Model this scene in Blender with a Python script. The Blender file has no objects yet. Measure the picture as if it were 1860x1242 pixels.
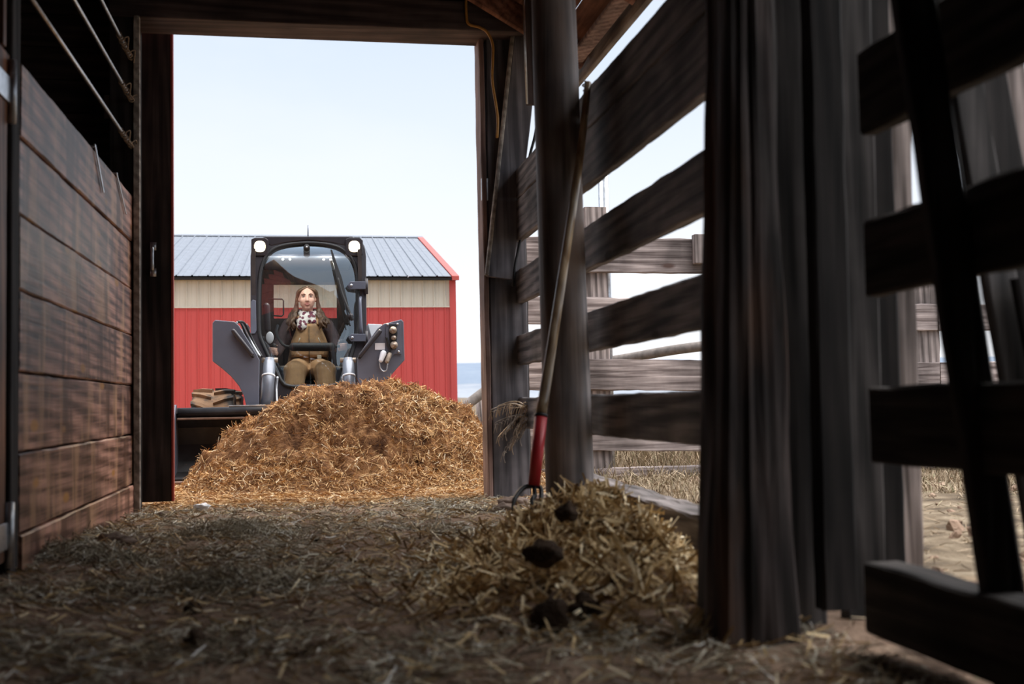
import bpy, bmesh, math, random
import numpy as np
from mathutils import Vector, Matrix, Euler, noise

random.seed(7)
rng = np.random.default_rng(11)
SC = bpy.context.scene
COL = SC.collection

# ------------------------------------------------------------------ camera
W, H, FPX = 1860.0, 1242.0, 2067.0
CAMZ = 0.60
VPX, VPY, ROLL = 559.0, 738.0, math.radians(0.5)
_yc = Vector((VPX - W / 2, -(VPY - H / 2), -FPX)).normalized()
_z0 = Vector((-math.sin(ROLL), math.cos(ROLL), 0))
_zc = (_z0 - _yc * _z0.dot(_yc)).normalized()
_xc = _yc.cross(_zc)
ROT = Matrix((_xc, _yc, _zc))                      # camera space -> world
cam_data = bpy.data.cameras.new('camera')
cam = bpy.data.objects.new('camera', cam_data)
COL.objects.link(cam)
cam.matrix_world = Matrix.Translation((0, 0, CAMZ)) @ ROT.to_4x4()
cam_data.sensor_width = 36
cam_data.lens = FPX / W * 36
cam_data.clip_end = 5000
cam_data.clip_start = 0.05
cam_data.dof.use_dof = True
cam_data.dof.focus_distance = 10.2
cam_data.dof.aperture_fstop = 2.6
SC.camera = cam

# ------------------------------------------------------------------ sky, sun, exposure
world = bpy.data.worlds.new('overcast_sky')
SC.world = world
world.use_nodes = True
wn, wl = world.node_tree.nodes, world.node_tree.links
wn.clear()
w_out = wn.new('ShaderNodeOutputWorld')
w_bg = wn.new('ShaderNodeBackground')
w_tc = wn.new('ShaderNodeTexCoord')
w_sep = wn.new('ShaderNodeSeparateXYZ')
w_ramp = wn.new('ShaderNodeValToRGB')
w_noise = wn.new('ShaderNodeTexNoise')
w_map = wn.new('ShaderNodeMapping')
w_map.inputs['Scale'].default_value = (1, 1, 2.5)
w_noise.inputs['Scale'].default_value = 3.0
w_noise.inputs['Detail'].default_value = 5.0
w_mix = wn.new('ShaderNodeMixRGB')
w_cr = wn.new('ShaderNodeValToRGB')
wl.new(w_tc.outputs['Generated'], w_sep.inputs[0])
wl.new(w_sep.outputs['Z'], w_ramp.inputs[0])
wl.new(w_tc.outputs['Generated'], w_map.inputs[0])
wl.new(w_map.outputs[0], w_noise.inputs['Vector'])
wl.new(w_noise.outputs['Fac'], w_cr.inputs[0])
w_cr.color_ramp.elements[0].position = 0.42
w_cr.color_ramp.elements[0].color = (0, 0, 0, 1)
w_cr.color_ramp.elements[1].position = 0.75
w_cr.color_ramp.elements[1].color = (0.55, 0.55, 0.55, 1)
e = w_ramp.color_ramp.elements
e[0].position = 0.0; e[0].color = (0.98, 0.985, 1.0, 1)
e[1].position = 1.0; e[1].color = (0.62, 0.74, 0.95, 1)
x = e.new(0.14); x.color = (0.84, 0.89, 0.97, 1)
x = e.new(0.32); x.color = (0.64, 0.735, 0.885, 1)
wl.new(w_cr.outputs[0], w_mix.inputs[0])
wl.new(w_ramp.outputs[0], w_mix.inputs[1])
w_mix.inputs[2].default_value = (0.85, 0.88, 0.94, 1)
wl.new(w_mix.outputs[0], w_bg.inputs[0])
w_bg.inputs[1].default_value = 0.85
wl.new(w_bg.outputs[0], w_out.inputs[0])

sun_d = bpy.data.lights.new('hazy_sun', 'SUN')
sun_d.energy = 5.5
sun_d.angle = math.radians(82)
sun_d.color = (1.0, 0.96, 0.91)
sun = bpy.data.objects.new('hazy_sun', sun_d)
COL.objects.link(sun)
sun.rotation_euler = Vector((0.28, 0.02, 0.95)).to_track_quat('Z', 'Y').to_euler()

SC.view_settings.view_transform = 'Standard'
SC.view_settings.look = 'None'
SC.view_settings.gamma = 1.0
SC.view_settings.use_curve_mapping = False
SC.view_settings.exposure = 0.45


def at(px, py, Y):
    """World point on the line of sight of a photograph pixel at depth Y."""
    d = ROT @ Vector((px - W / 2, -(py - H / 2), -FPX))
    k = Y / d.y
    return Vector((d.x * k, Y, CAMZ + d.z * k))


def fl(px, py, z=0.0):
    """World point where a pixel's line of sight meets height z."""
    d = ROT @ Vector((px - W / 2, -(py - H / 2), -FPX))
    k = (z - CAMZ) / d.z
    return Vector((d.x * k, d.y * k, z))


# ------------------------------------------------------------------ materials
def new_mat(name):
    m = bpy.data.materials.new(name)
    m.use_nodes = True
    nt = m.node_tree
    return m, nt.nodes, nt.links, nt.nodes['Principled BSDF']


def ramp_node(n, stops):
    r = n.new('ShaderNodeValToRGB')
    els = r.color_ramp.elements
    els[0].position, els[0].color = stops[0][0], (*stops[0][1], 1)
    els[1].position, els[1].color = stops[-1][0], (*stops[-1][1], 1)
    for p, c in stops[1:-1]:
        q = els.new(p)
        q.color = (*c, 1)
    return r


def plain(name, col, rough=0.5, metal=0.0, var=0.15, scale=20, bump=0.0, spec=0.5, dirt=None, dirt_scale=4, dirt_lo=0.5):
    """Painted / metal / cloth surface with slight procedural variation and optional dirt patches."""
    m, n, l, b = new_mat(name)
    tc = n.new('ShaderNodeTexCoord')
    t = n.new('ShaderNodeTexNoise')
    t.inputs['Scale'].default_value = scale
    t.inputs['Detail'].default_value = 5
    l.new(tc.outputs['Object'], t.inputs['Vector'])
    lo = tuple(max(0, c * (1 - var)) for c in col)
    hi = tuple(min(1, c * (1 + var)) for c in col)
    r = ramp_node(n, [(0.3, lo), (0.7, hi)])
    l.new(t.outputs['Fac'], r.inputs[0])
    out = r.outputs[0]
    if dirt:
        t2 = n.new('ShaderNodeTexNoise')
        t2.inputs['Scale'].default_value = dirt_scale
        t2.inputs['Detail'].default_value = 8
        l.new(tc.outputs['Object'], t2.inputs['Vector'])
        r2 = ramp_node(n, [(dirt_lo, (0, 0, 0)), (dirt_lo + 0.12, (1, 1, 1))])
        l.new(t2.outputs['Fac'], r2.inputs[0])
        mx = n.new('ShaderNodeMixRGB')
        l.new(r2.outputs[0], mx.inputs[0])
        l.new(out, mx.inputs[1])
        mx.inputs[2].default_value = (*dirt, 1)
        out = mx.outputs[0]
    l.new(out, b.inputs['Base Color'])
    b.inputs['Roughness'].default_value = rough
    b.inputs['Metallic'].default_value = metal
    b.inputs['Specular IOR Level'].default_value = spec
    if bump:
        bp = n.new('ShaderNodeBump')
        bp.inputs['Strength'].default_value = bump
        bp.inputs['Distance'].default_value = 0.01
        l.new(t.outputs['Fac'], bp.inputs['Height'])
        l.new(bp.outputs[0], b.inputs['Normal'])
    return m


def wood(name, dark, light, axis='Y', rough=0.7, fine=34.0, band=9.0, stain=None, dark_stain=None, stain_axis='Z', knots=None, bump=0.4, spec=0.35, wave=0.20):
    m, n, l, b = new_mat(name)
    tc = n.new('ShaderNodeTexCoord')
    oi = n.new('ShaderNodeObjectInfo')
    vm = n.new('ShaderNodeVectorMath'); vm.operation = 'MULTIPLY'
    cmb = n.new('ShaderNodeCombineXYZ')
    for i in range(3):
        l.new(oi.outputs['Random'], cmb.inputs[i])
    l.new(cmb.outputs[0], vm.inputs[0])
    vm.inputs[1].default_value = (13.1, 27.7, 41.3)
    add = n.new('ShaderNodeVectorMath'); add.operation = 'ADD'
    l.new(tc.outputs['Object'], add.inputs[0]); l.new(vm.outputs[0], add.inputs[1])

    def mapped(along, across):
        mp = n.new('ShaderNodeMapping')
        s = [across] * 3
        s['XYZ'.index(axis)] = along
        mp.inputs['Scale'].default_value = s
        l.new(add.outputs[0], mp.inputs[0])
        return mp.outputs[0]
    t = n.new('ShaderNodeTexNoise'); t.inputs['Scale'].default_value = 1.0
    t.inputs['Detail'].default_value = 6; t.inputs['Distortion'].default_value = 0.6
    l.new(mapped(1.6, fine), t.inputs['Vector'])
    wv = n.new('ShaderNodeTexWave'); wv.inputs['Scale'].default_value = 1.0
    wv.bands_direction = 'DIAGONAL'
    wv.inputs['Distortion'].default_value = 14.0; wv.inputs['Detail'].default_value = 3.0
    wv.inputs['Detail Scale'].default_value = 0.22
    l.new(mapped(0.7, band), wv.inputs['Vector'])
    ma = n.new('ShaderNodeMath'); ma.operation = 'MULTIPLY_ADD'
    l.new(wv.outputs['Fac'], ma.inputs[0]); ma.inputs[1].default_value = wave
    sc = n.new('ShaderNodeMath'); sc.operation = 'MULTIPLY'; sc.inputs[1].default_value = 1.0 - wave
    l.new(t.outputs['Fac'], sc.inputs[0]); l.new(sc.outputs[0], ma.inputs[2])
    mid = tuple((a + c) / 2 for a, c in zip(dark, light))
    r = ramp_node(n, [(0.33, dark), (0.5, mid), (0.66, light)])
    l.new(ma.outputs[0], r.inputs[0])
    out = r.outputs[0]
    # blotches
    t2 = n.new('ShaderNodeTexNoise'); t2.inputs['Scale'].default_value = 2.3; t2.inputs['Detail'].default_value = 4
    l.new(add.outputs[0], t2.inputs['Vector'])
    r2 = ramp_node(n, [(0.36, (0.5, 0.5, 0.5)), (0.64, (1.3, 1.3, 1.3))])
    l.new(t2.outputs['Fac'], r2.inputs[0])
    mx = n.new('ShaderNodeMixRGB'); mx.blend_type = 'MULTIPLY'; mx.inputs[0].default_value = 1
    l.new(out, mx.inputs[1]); l.new(r2.outputs[0], mx.inputs[2]); out = mx.outputs[0]
    if stain:
        mp = n.new('ShaderNodeMapping')
        s = [6.5] * 3
        s['XYZ'.index(stain_axis)] = 1.3
        mp.inputs['Scale'].default_value = s
        l.new(add.outputs[0], mp.inputs[0])
        t3 = n.new('ShaderNodeTexNoise'); t3.inputs['Scale'].default_value = 1; t3.inputs['Detail'].default_value = 5
        l.new(mp.outputs[0], t3.inputs['Vector'])
        r3 = ramp_node(n, [(0.5, (0, 0, 0)), (0.68, (0.75, 0.75, 0.75))])
        l.new(t3.outputs['Fac'], r3.inputs[0])
        mx = n.new('ShaderNodeMixRGB')
        l.new(r3.outputs[0], mx.inputs[0]); l.new(out, mx.inputs[1]); mx.inputs[2].default_value = (*stain, 1)
        out = mx.outputs[0]
    if dark_stain:
        mp = n.new('ShaderNodeMapping')
        s = [7.0] * 3
        s['XYZ'.index(stain_axis)] = 1.1
        mp.inputs['Scale'].default_value = s
        mp.inputs['Location'].default_value = (5.3, 8.1, 2.2)
        l.new(add.outputs[0], mp.inputs[0])
        t3 = n.new('ShaderNodeTexNoise'); t3.inputs['Scale'].default_value = 1; t3.inputs['Detail'].default_value = 6
        l.new(mp.outputs[0], t3.inputs['Vector'])
        r3 = ramp_node(n, [(0.52, (0, 0, 0)), (0.66, (0.8, 0.8, 0.8))])
        l.new(t3.outputs['Fac'], r3.inputs[0])
        mx = n.new('ShaderNodeMixRGB')
        l.new(r3.outputs[0], mx.inputs[0]); l.new(out, mx.inputs[1]); mx.inputs[2].default_value = (*dark_stain, 1)
        out = mx.outputs[0]
    if knots:
        mp = n.new('ShaderNodeMapping')
        s = [6.0] * 3
        s['XYZ'.index(axis)] = 2.2
        mp.inputs['Scale'].default_value = s
        l.new(add.outputs[0], mp.inputs[0])
        vo = n.new('ShaderNodeTexVoronoi'); vo.inputs['Scale'].default_value = 1
        l.new(mp.outputs[0], vo.inputs['Vector'])
        r4 = ramp_node(n, [(0.10, (1, 1, 1)), (0.17, (0, 0, 0))])
        l.new(vo.outputs['Distance'], r4.inputs[0])
        mx = n.new('ShaderNodeMixRGB')
        l.new(r4.outputs[0], mx.inputs[0]); l.new(out, mx.inputs[1]); mx.inputs[2].default_value = (*knots, 1)
        out = mx.outputs[0]
    l.new(out, b.inputs['Base Color'])
    b.inputs['Roughness'].default_value = rough
    b.inputs['Specular IOR Level'].default_value = spec
    bp = n.new('ShaderNodeBump'); bp.inputs['Strength'].default_value = bump; bp.inputs['Distance'].default_value = 0.006
    l.new(t.outputs['Fac'], bp.inputs['Height']); l.new(bp.outputs[0], b.inputs['Normal'])
    return m


def strands_mat(name, stops, rough=0.75):
    m, n, l, b = new_mat(name)
    g = n.new('ShaderNodeNewGeometry')
    r = ramp_node(n, stops)
    l.new(g.outputs['Random Per Island'], r.inputs[0])
    l.new(r.outputs[0], b.inputs['Base Color'])
    b.inputs['Roughness'].default_value = rough
    b.inputs['Specular IOR Level'].default_value = 0.25
    return m


def soil(name, stops, scale=6.0, bump=0.8, rough=0.95):
    m, n, l, b = new_mat(name)
    tc = n.new('ShaderNodeTexCoord')
    t = n.new('ShaderNodeTexNoise'); t.inputs['Scale'].default_value = scale; t.inputs['Detail'].default_value = 10
    t.inputs['Roughness'].default_value = 0.65
    l.new(tc.outputs['Object'], t.inputs['Vector'])
    r = ramp_node(n, stops)
    l.new(t.outputs['Fac'], r.inputs[0]); l.new(r.outputs[0], b.inputs['Base Color'])
    b.inputs['Roughness'].default_value = rough
    b.inputs['Specular IOR Level'].default_value = 0.15
    t2 = n.new('ShaderNodeTexNoise'); t2.inputs['Scale'].default_value = scale * 7; t2.inputs['Detail'].default_value = 6
    l.new(tc.outputs['Object'], t2.inputs['Vector'])
    bp = n.new('ShaderNodeBump'); bp.inputs['Strength'].default_value = bump; bp.inputs['Distance'].default_value = 0.02
    l.new(t2.outputs['Fac'], bp.inputs['Height']); l.new(bp.outputs[0], b.inputs['Normal'])
    return m


M = {}
M['stall_wood'] = wood('stained_stall_boards', (0.085, 0.036, 0.026), (0.56, 0.30, 0.225), 'Y', 0.45, 52, 9, stain=(0.60, 0.35, 0.20), dark_stain=(0.075, 0.032, 0.022), knots=(0.48, 0.23, 0.07), bump=0.3, spec=0.22, wave=0.25)
M['orange_wood'] = wood('orange_stall_door_boards', (0.12, 0.045, 0.02), (0.36, 0.15, 0.07), 'Z', 0.55, 30, 8)
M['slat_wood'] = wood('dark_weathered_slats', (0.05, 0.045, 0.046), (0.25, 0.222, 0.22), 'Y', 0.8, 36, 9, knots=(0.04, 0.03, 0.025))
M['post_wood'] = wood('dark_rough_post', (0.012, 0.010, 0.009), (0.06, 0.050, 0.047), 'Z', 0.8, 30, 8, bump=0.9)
M['bark_wood'] = wood('split_old_post', (0.014, 0.011, 0.010), (0.11, 0.086, 0.082), 'Z', 0.8, 22, 7, stain=(0.12, 0.06, 0.035), bump=1.4)  # post darkened, its backlit shade put into the colour
M['pole_wood'] = wood('creosoted_pole', (0.055, 0.047, 0.046), (0.20, 0.172, 0.165), 'Z', 0.6, 26, 6, stain=(0.15, 0.10, 0.075), bump=0.5)
M['frame_wood'] = wood('painted_dark_timber', (0.06, 0.055, 0.06), (0.17, 0.155, 0.165), 'Z', 0.75, 30, 7, bump=0.3)
M['edge_wood'] = wood('reddish_timber_trim', (0.16, 0.09, 0.075), (0.36, 0.24, 0.20), 'Z', 0.75, 34, 8)
M['header_wood'] = wood('header_timber', (0.05, 0.033, 0.032), (0.12, 0.085, 0.08), 'X', 0.8, 30, 7)
M['grey_wood'] = wood('weathered_grey_boards', (0.13, 0.098, 0.09), (0.54, 0.45, 0.42), 'X', 0.85, 44, 7, knots=(0.10, 0.06, 0.05), bump=0.7, wave=0.08)
M['grey_post'] = wood('weathered_grey_post', (0.11, 0.088, 0.08), (0.42, 0.35, 0.325), 'Z', 0.85, 44, 10, bump=0.7)
M['roof_wood'] = wood('red_brown_roof_boards', (0.09, 0.035, 0.022), (0.30, 0.14, 0.09), 'Y', 0.75, 30, 8)
M['fascia_wood'] = wood('pale_eave_board', (0.20, 0.17, 0.145), (0.42, 0.37, 0.32), 'Y', 0.8, 34, 8)
M['red_siding'] = plain('red_barn_siding', (0.34, 0.05, 0.035), 0.7, 0, 0.25, 9)
M['dark_door'] = wood('dark_sliding_door_boards', (0.02, 0.014, 0.012), (0.075, 0.05, 0.045), 'Z', 0.7, 30, 8)
M['inner_wood'] = wood('dark_inner_boards', (0.02, 0.015, 0.013), (0.07, 0.05, 0.045), 'X', 0.8, 30, 8)
M['shaded_wood'] = wood('shaded_black_wood', (0.006, 0.005, 0.005), (0.025, 0.021, 0.020), 'Z', 0.85, 30, 8)  # near-black boards: backlit shade put into the wood colour
M['near_slat'] = wood('shaded_near_slats', (0.014, 0.012, 0.011), (0.085, 0.072, 0.066), 'Y', 0.85, 36, 9, wave=0.1)  # darker copy of the slat wood; the near slats' backlit shade is painted in
M['slat_upright'] = wood('shaded_weathered_uprights', (0.015, 0.0135, 0.013), (0.072, 0.064, 0.062), 'Z', 0.8, 36, 9)  # near uprights darkened by colour to look backlit
M['sill_wood'] = wood('weathered_sill_timber', (0.07, 0.055, 0.05), (0.26, 0.225, 0.215), 'Y', 0.85, 40, 8, bump=0.7)
M['log'] = plain('grey_peeled_log', (0.20, 0.17, 0.15), 0.85, 0, 0.3, 14, bump=0.3)
M['galv'] = plain('galvanised_steel', (0.55, 0.57, 0.60), 0.35, 0.9, 0.2, 40)
M['rod'] = plain('bare_steel_rod', (0.50, 0.47, 0.45), 0.35, 0.9, 0.25, 30)
M['black_iron'] = plain('black_iron', (0.015, 0.015, 0.016), 0.5, 0.3, 0.3, 20)
M['twine'] = plain('baling_twine', (0.28, 0.20, 0.13), 0.9, 0, 0.4, 60)
M['yellow_cable'] = plain('ochre_cable_sheath', (0.42, 0.20, 0.035), 0.5, 0, 0.2, 40)
M['paper'] = plain('faded_paper', (0.24, 0.20, 0.17), 0.9, 0, 0.2, 30)
M['straw'] = strands_mat('golden_straw', [(0.0, (0.16, 0.075, 0.03)), (0.25, (0.40, 0.21, 0.085)), (0.6, (0.66, 0.41, 0.18)), (0.88, (0.85, 0.60, 0.32)), (1.0, (0.95, 0.82, 0.60))])
M['heap_straw'] = strands_mat('manure_heap_straw', [(0.0, (0.10, 0.042, 0.018)), (0.3, (0.32, 0.155, 0.06)), (0.6, (0.64, 0.37, 0.15)), (0.86, (0.88, 0.60, 0.30)), (1.0, (0.97, 0.85, 0.64))])
M['hay'] = strands_mat('grey_green_hay', [(0.0, (0.10, 0.075, 0.055)), (0.3, (0.30, 0.255, 0.18)), (0.65, (0.54, 0.49, 0.37)), (0.9, (0.78, 0.74, 0.62)), (1.0, (0.97, 0.96, 0.92))])
M['pale_straw'] = strands_mat('pale_bedding_straw', [(0.0, (0.14, 0.085, 0.04)), (0.3, (0.42, 0.28, 0.13)), (0.7, (0.74, 0.56, 0.31)), (1.0, (0.95, 0.83, 0.60))])
M['manure'] = soil('brown_manure', [(0.32, (0.05, 0.021, 0.010)), (0.5, (0.20, 0.095, 0.042)), (0.72, (0.46, 0.25, 0.11))], 7)
M['floor_dirt'] = soil('trampled_stable_dirt', [(0.3, (0.10, 0.064, 0.045)), (0.55, (0.28, 0.19, 0.135)), (0.8, (0.46, 0.35, 0.26))], 5)
M['yard_dirt'] = soil('straw_covered_yard', [(0.3, (0.16, 0.09, 0.045)), (0.6, (0.34, 0.20, 0.10)), (0.85, (0.5, 0.34, 0.19))], 6)
M['clod'] = soil('dark_dung_clod', [(0.3, (0.03, 0.019, 0.013)), (0.7, (0.11, 0.072, 0.05))], 14)
M['stone'] = soil('dusty_stone', [(0.3, (0.13, 0.09, 0.07)), (0.7, (0.25, 0.19, 0.16))], 10, 0.3)
M['meadow'] = soil('dry_winter_meadow', [(0.3, (0.22, 0.16, 0.085)), (0.6, (0.40, 0.31, 0.18)), (0.85, (0.55, 0.46, 0.30))], 3)
M['dry_grass'] = strands_mat('dry_tan_grass', [(0.0, (0.13, 0.095, 0.055)), (0.45, (0.32, 0.235, 0.15)), (0.85, (0.58, 0.45, 0.31)), (1.0, (0.16, 0.17, 0.08))])


# ------------------------------------------------------------------ object helpers
def tag(o, label=None, cat=None, group=None, kind=None):
    if label: o['label'] = label
    if cat: o['category'] = cat
    if group: o['group'] = group
    if kind: o['kind'] = kind
    return o


def empty(name, loc=(0, 0, 0), **kw):
    o = bpy.data.objects.new(name, None)
    o.empty_display_size = 0.1
    o.location = loc
    COL.objects.link(o)
    return tag(o, **kw)


def link(name, mesh, mat, parent=None, smooth=False, bevel=0.0, segs=2, **kw):
    if mat and not mesh.materials:
        mesh.materials.append(mat)
    if smooth:
        mesh.polygons.foreach_set('use_smooth', [True] * len(mesh.polygons))
    o = bpy.data.objects.new(name, mesh)
    COL.objects.link(o)
    if parent:
        o.parent = parent
        o.matrix_parent_inverse = Matrix.Translation(-world_loc(parent))
    if bevel:
        md = o.modifiers.new('bevel', 'BEVEL')
        md.width = bevel; md.segments = segs; md.limit_method = 'ANGLE'; md.angle_limit = math.radians(35)
    return tag(o, **kw)


def world_loc(o):
    v = Vector(o.location)
    # parents here carry translation only
    p = o.parent
    while p:
        v = v + Vector(p.location) + o.matrix_parent_inverse.translation
        o, p = p, p.parent
    return v


class MB:
    """Collects simple solids into one mesh."""
    def __init__(self):
        self.v, self.f = [], []

    def add(self, vs, fs):
        k = len(self.v)
        self.v += [tuple(p) for p in vs]
        self.f += [tuple(i + k for i in f) for f in fs]
        return self

    def box(self, lo, hi, rot=None, piv=None):
        x0, y0, z0 = lo; x1, y1, z1 = hi
        vs = [Vector(p) for p in ((x0, y0, z0), (x1, y0, z0), (x1, y1, z0), (x0, y1, z0), (x0, y0, z1), (x1, y0, z1), (x1, y1, z1), (x0, y1, z1))]
        if rot is not None:
            c = Vector(piv) if piv else (Vector(lo) + Vector(hi)) / 2
            vs = [c + rot @ (p - c) for p in vs]
        return self.add(vs, [(0, 3, 2, 1), (4, 5, 6, 7), (0, 1, 5, 4), (1, 2, 6, 5), (2, 3, 7, 6), (3, 0, 4, 7)])

    def tube(self, pts, r, n=10, cap=True, closed=False):
        pts = [Vector(p) for p in pts]
        m = len(pts)
        rs = r if isinstance(r, (list, tuple)) else [r] * m
        rings = []
        up = Vector((0.13, 0.31, 0.94))
        prev = None
        for i, p in enumerate(pts):
            if closed:
                t = (pts[(i + 1) % m] - pts[i - 1]).normalized()
            else:
                t = (pts[min(i + 1, m - 1)] - pts[max(i - 1, 0)]).normalized()
            if prev is None:
                a = t.cross(up)
                if a.length < 1e-3: a = t.cross(Vector((1, 0, 0)))
                a.normalize()
            else:
                a = (prev - t * prev.dot(t)).normalized()
            prev = a
            b = t.cross(a)
            rings.append([p + (a * math.cos(2 * math.pi * k / n) + b * math.sin(2 * math.pi * k / n)) * rs[i] for k in range(n)])
        vs = [q for ring in rings for q in ring]
        fs = []
        for i in range(m if closed else m - 1):
            j = (i + 1) % m
            for k in range(n):
                fs.append((i * n + k, i * n + (k + 1) % n, j * n + (k + 1) % n, j * n + k))
        if cap and not closed:
            fs.append(tuple(range(n - 1, -1, -1)))
            fs.append(tuple((m - 1) * n + k for k in range(n)))
        return self.add(vs, fs)

    def prism(self, poly, ext):
        """Closed polygon (3-D points in a plane) pushed along ext."""
        n = len(poly)
        a = [Vector(p) for p in poly]
        b = [p + Vector(ext) for p in a]
        fs = [tuple(range(n)), tuple(range(2 * n - 1, n - 1, -1))]
        for i in range(n):
            j = (i + 1) % n
            fs.append((i, n + i, n + j, j))
        return self.add(a + b, fs)

    def ring(self, outer, inner, ext):
        """Flat ring between two outlines of equal count, pushed along ext."""
        n = len(outer)
        o, i_ = [Vector(p) for p in outer], [Vector(p) for p in inner]
        ext = Vector(ext)
        vs = o + i_ + [p + ext for p in o] + [p + ext for p in i_]
        fs = []
        for k in range(n):
            j = (k + 1) % n
            fs += [(k, j, n + j, n + k), (2 * n + k, 3 * n + k, 3 * n + j, 2 * n + j), (k, 2 * n + k, 2 * n + j, j), (n + k, n + j, 3 * n + j, 3 * n + k)]
        return self.add(vs, fs)

    def ball(self, c, r, nu=14, nv=9, rot=None):
        rx, ry, rz = r if isinstance(r, (tuple, list)) else (r, r, r)
        c = Vector(c)
        vs = [Vector((0, 0, rz))]
        for i in range(1, nv):
            a = math.pi * i / nv
            for k in range(nu):
                b = 2 * math.pi * k / nu
                vs.append(Vector((rx * math.sin(a) * math.cos(b), ry * math.sin(a) * math.sin(b), rz * math.cos(a))))
        vs.append(Vector((0, 0, -rz)))
        if rot is not None: vs = [rot @ p for p in vs]
        vs = [c + p for p in vs]
        fs = [(0, 1 + k, 1 + (k + 1) % nu) for k in range(nu)]
        for i in range(nv - 2):
            for k in range(nu):
                a, b = 1 + i * nu + k, 1 + i * nu + (k + 1) % nu
                fs.append((a, a + nu, b + nu, b))
        e_ = len(vs) - 1
        s = 1 + (nv - 2) * nu
        fs += [(e_, s + (k + 1) % nu, s + k) for k in range(nu)]
        return self.add(vs, fs)

    def capsule(self, p0, p1, r0, r1, n=12):
        p0, p1 = Vector(p0), Vector(p1)
        d = p1 - p0
        L = max(d.length, 1e-4)
        t = d / L
        pts, rs = [], []
        for k in range(4):
            a = math.pi / 2 * (k + 0.25) / 4.25
            pts.append(p0 - t * r0 * math.cos(a)); rs.append(r0 * math.sin(a))
        pts.append(p0); rs.append(r0)
        pts.append((p0 + p1) / 2); rs.append((r0 + r1) / 2)
        pts.append(p1); rs.append(r1)
        for k in range(3, -1, -1):
            a = math.pi / 2 * (k + 0.25) / 4.25
            pts.append(p1 + t * r1 * math.cos(a)); rs.append(r1 * math.sin(a))
        return self.tube(pts, rs, n)

    def loft(self, secs, n=20):
        """Closed body through horizontal elliptical sections (cx, cy, cz, rx, ry)."""
        vs, fs = [], []
        for cx, cy, cz, rx, ry in secs:
            vs += [(cx + rx * math.cos(2 * math.pi * k / n), cy + ry * math.sin(2 * math.pi * k / n), cz) for k in range(n)]
        for i in range(len(secs) - 1):
            for k in range(n):
                fs.append((i * n + k, i * n + (k + 1) % n, (i + 1) * n + (k + 1) % n, (i + 1) * n + k))
        fs.append(tuple(range(n - 1, -1, -1)))
        fs.append(tuple((len(secs) - 1) * n + k for k in range(n)))
        return self.add(vs, fs)

    def mesh(self, name='part'):
        m = bpy.data.meshes.new(name)
        m.from_pydata(self.v, [], self.f)
        m.update()
        return m

    def fix(self, m):
        bm = bmesh.new(); bm.from_mesh(m)
        bmesh.ops.recalc_face_normals(bm, faces=bm.faces)
        bm.to_mesh(m); bm.free()
        return m

    def build(self, name, mat, parent=None, smooth=False, bevel=0.0, segs=2, **kw):
        return link(name, self.fix(self.mesh(name)), mat, parent, smooth, bevel, segs, **kw)


def remeshed(mb, name, mat, parent=None, voxel=0.008, smooth_it=4, **kw):
    o = mb.build(name, mat, parent, True, **kw)
    r = o.modifiers.new('remesh', 'REMESH')
    r.mode = 'VOXEL'; r.voxel_size = voxel; r.use_smooth_shade = True
    if smooth_it:
        s = o.modifiers.new('smooth', 'SMOOTH'); s.factor = 0.5; s.iterations = smooth_it
    return o


def rough_board(p0, p1, wdir, w, t, seed=0, amp=0.006, step=0.07, taper=0.0):
    """Sawn board from p0 to p1 (centre line), w wide along wdir, t thick, with worn uneven edges."""
    p0, p1 = Vector(p0), Vector(p1)
    d = (p1 - p0); L = d.length; d.normalize()
    wd = Vector(wdir); wd = (wd - d * wd.dot(d)).normalized()
    td = d.cross(wd)
    n = max(2, int(L / step))
    vs, fs = [], []
    c = min(0.006, t * 0.25)
    prof = [(-w / 2, -t / 2 + c), (-w / 2 + c, -t / 2), (w / 2 - c, -t / 2), (w / 2, -t / 2 + c), (w / 2, t / 2 - c), (w / 2 - c, t / 2), (-w / 2 + c, t / 2), (-w / 2, t / 2 - c)]
    for i in range(n + 1):
        s = L * i / n
        c0 = p0 + d * s
        ww = 1 - taper * i / n
        for k, (a, b) in enumerate(prof):
            q = Vector((s * 5 + seed * 17.3, k * 0.7 if k not in (3, 4) else 2.1, seed * 3.1))
            da = amp * noise.noise(q) + amp * 0.5 * noise.noise(q * 4.1)
            db = amp * 0.5 * noise.noise(q * 1.3 + Vector((9, 4, 2)))
            vs.append(c0 + wd * (a * ww + da) + td * (b + db))
    for i in range(n):
        for k in range(8):
            fs.append((i * 8 + k, i * 8 + (k + 1) % 8, (i + 1) * 8 + (k + 1) % 8, (i + 1) * 8 + k))
    fs.append(tuple(range(7, -1, -1)))
    fs.append(tuple(n * 8 + k for k in range(8)))
    mb = MB(); mb.add(vs, fs)
    return mb


def board(name, p0, p1, wdir, w, t, mat, parent=None, seed=0, amp=0.006, step=0.07, **kw):
    return rough_board(p0, p1, wdir, w, t, seed, amp, step).build(name, mat, parent, **kw)


def grid_mesh(name, xs, ys, zf):
    nx, ny = len(xs), len(ys)
    co = np.zeros((ny, nx, 3), np.float32)
    for j, y in enumerate(ys):
        for i, x_ in enumerate(xs):
            co[j, i] = (x_, y, zf(x_, y))
    idx = np.arange(nx * ny).reshape(ny, nx)
    f = np.stack([idx[:-1, :-1], idx[:-1, 1:], idx[1:, 1:], idx[1:, :-1]], -1).reshape(-1, 4)
    m = bpy.data.meshes.new(name)
    m.from_pydata(co.reshape(-1, 3).tolist(), [], f.tolist())
    m.polygons.foreach_set('use_smooth', [True] * len(m.polygons))
    m.update()
    return m


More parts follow.
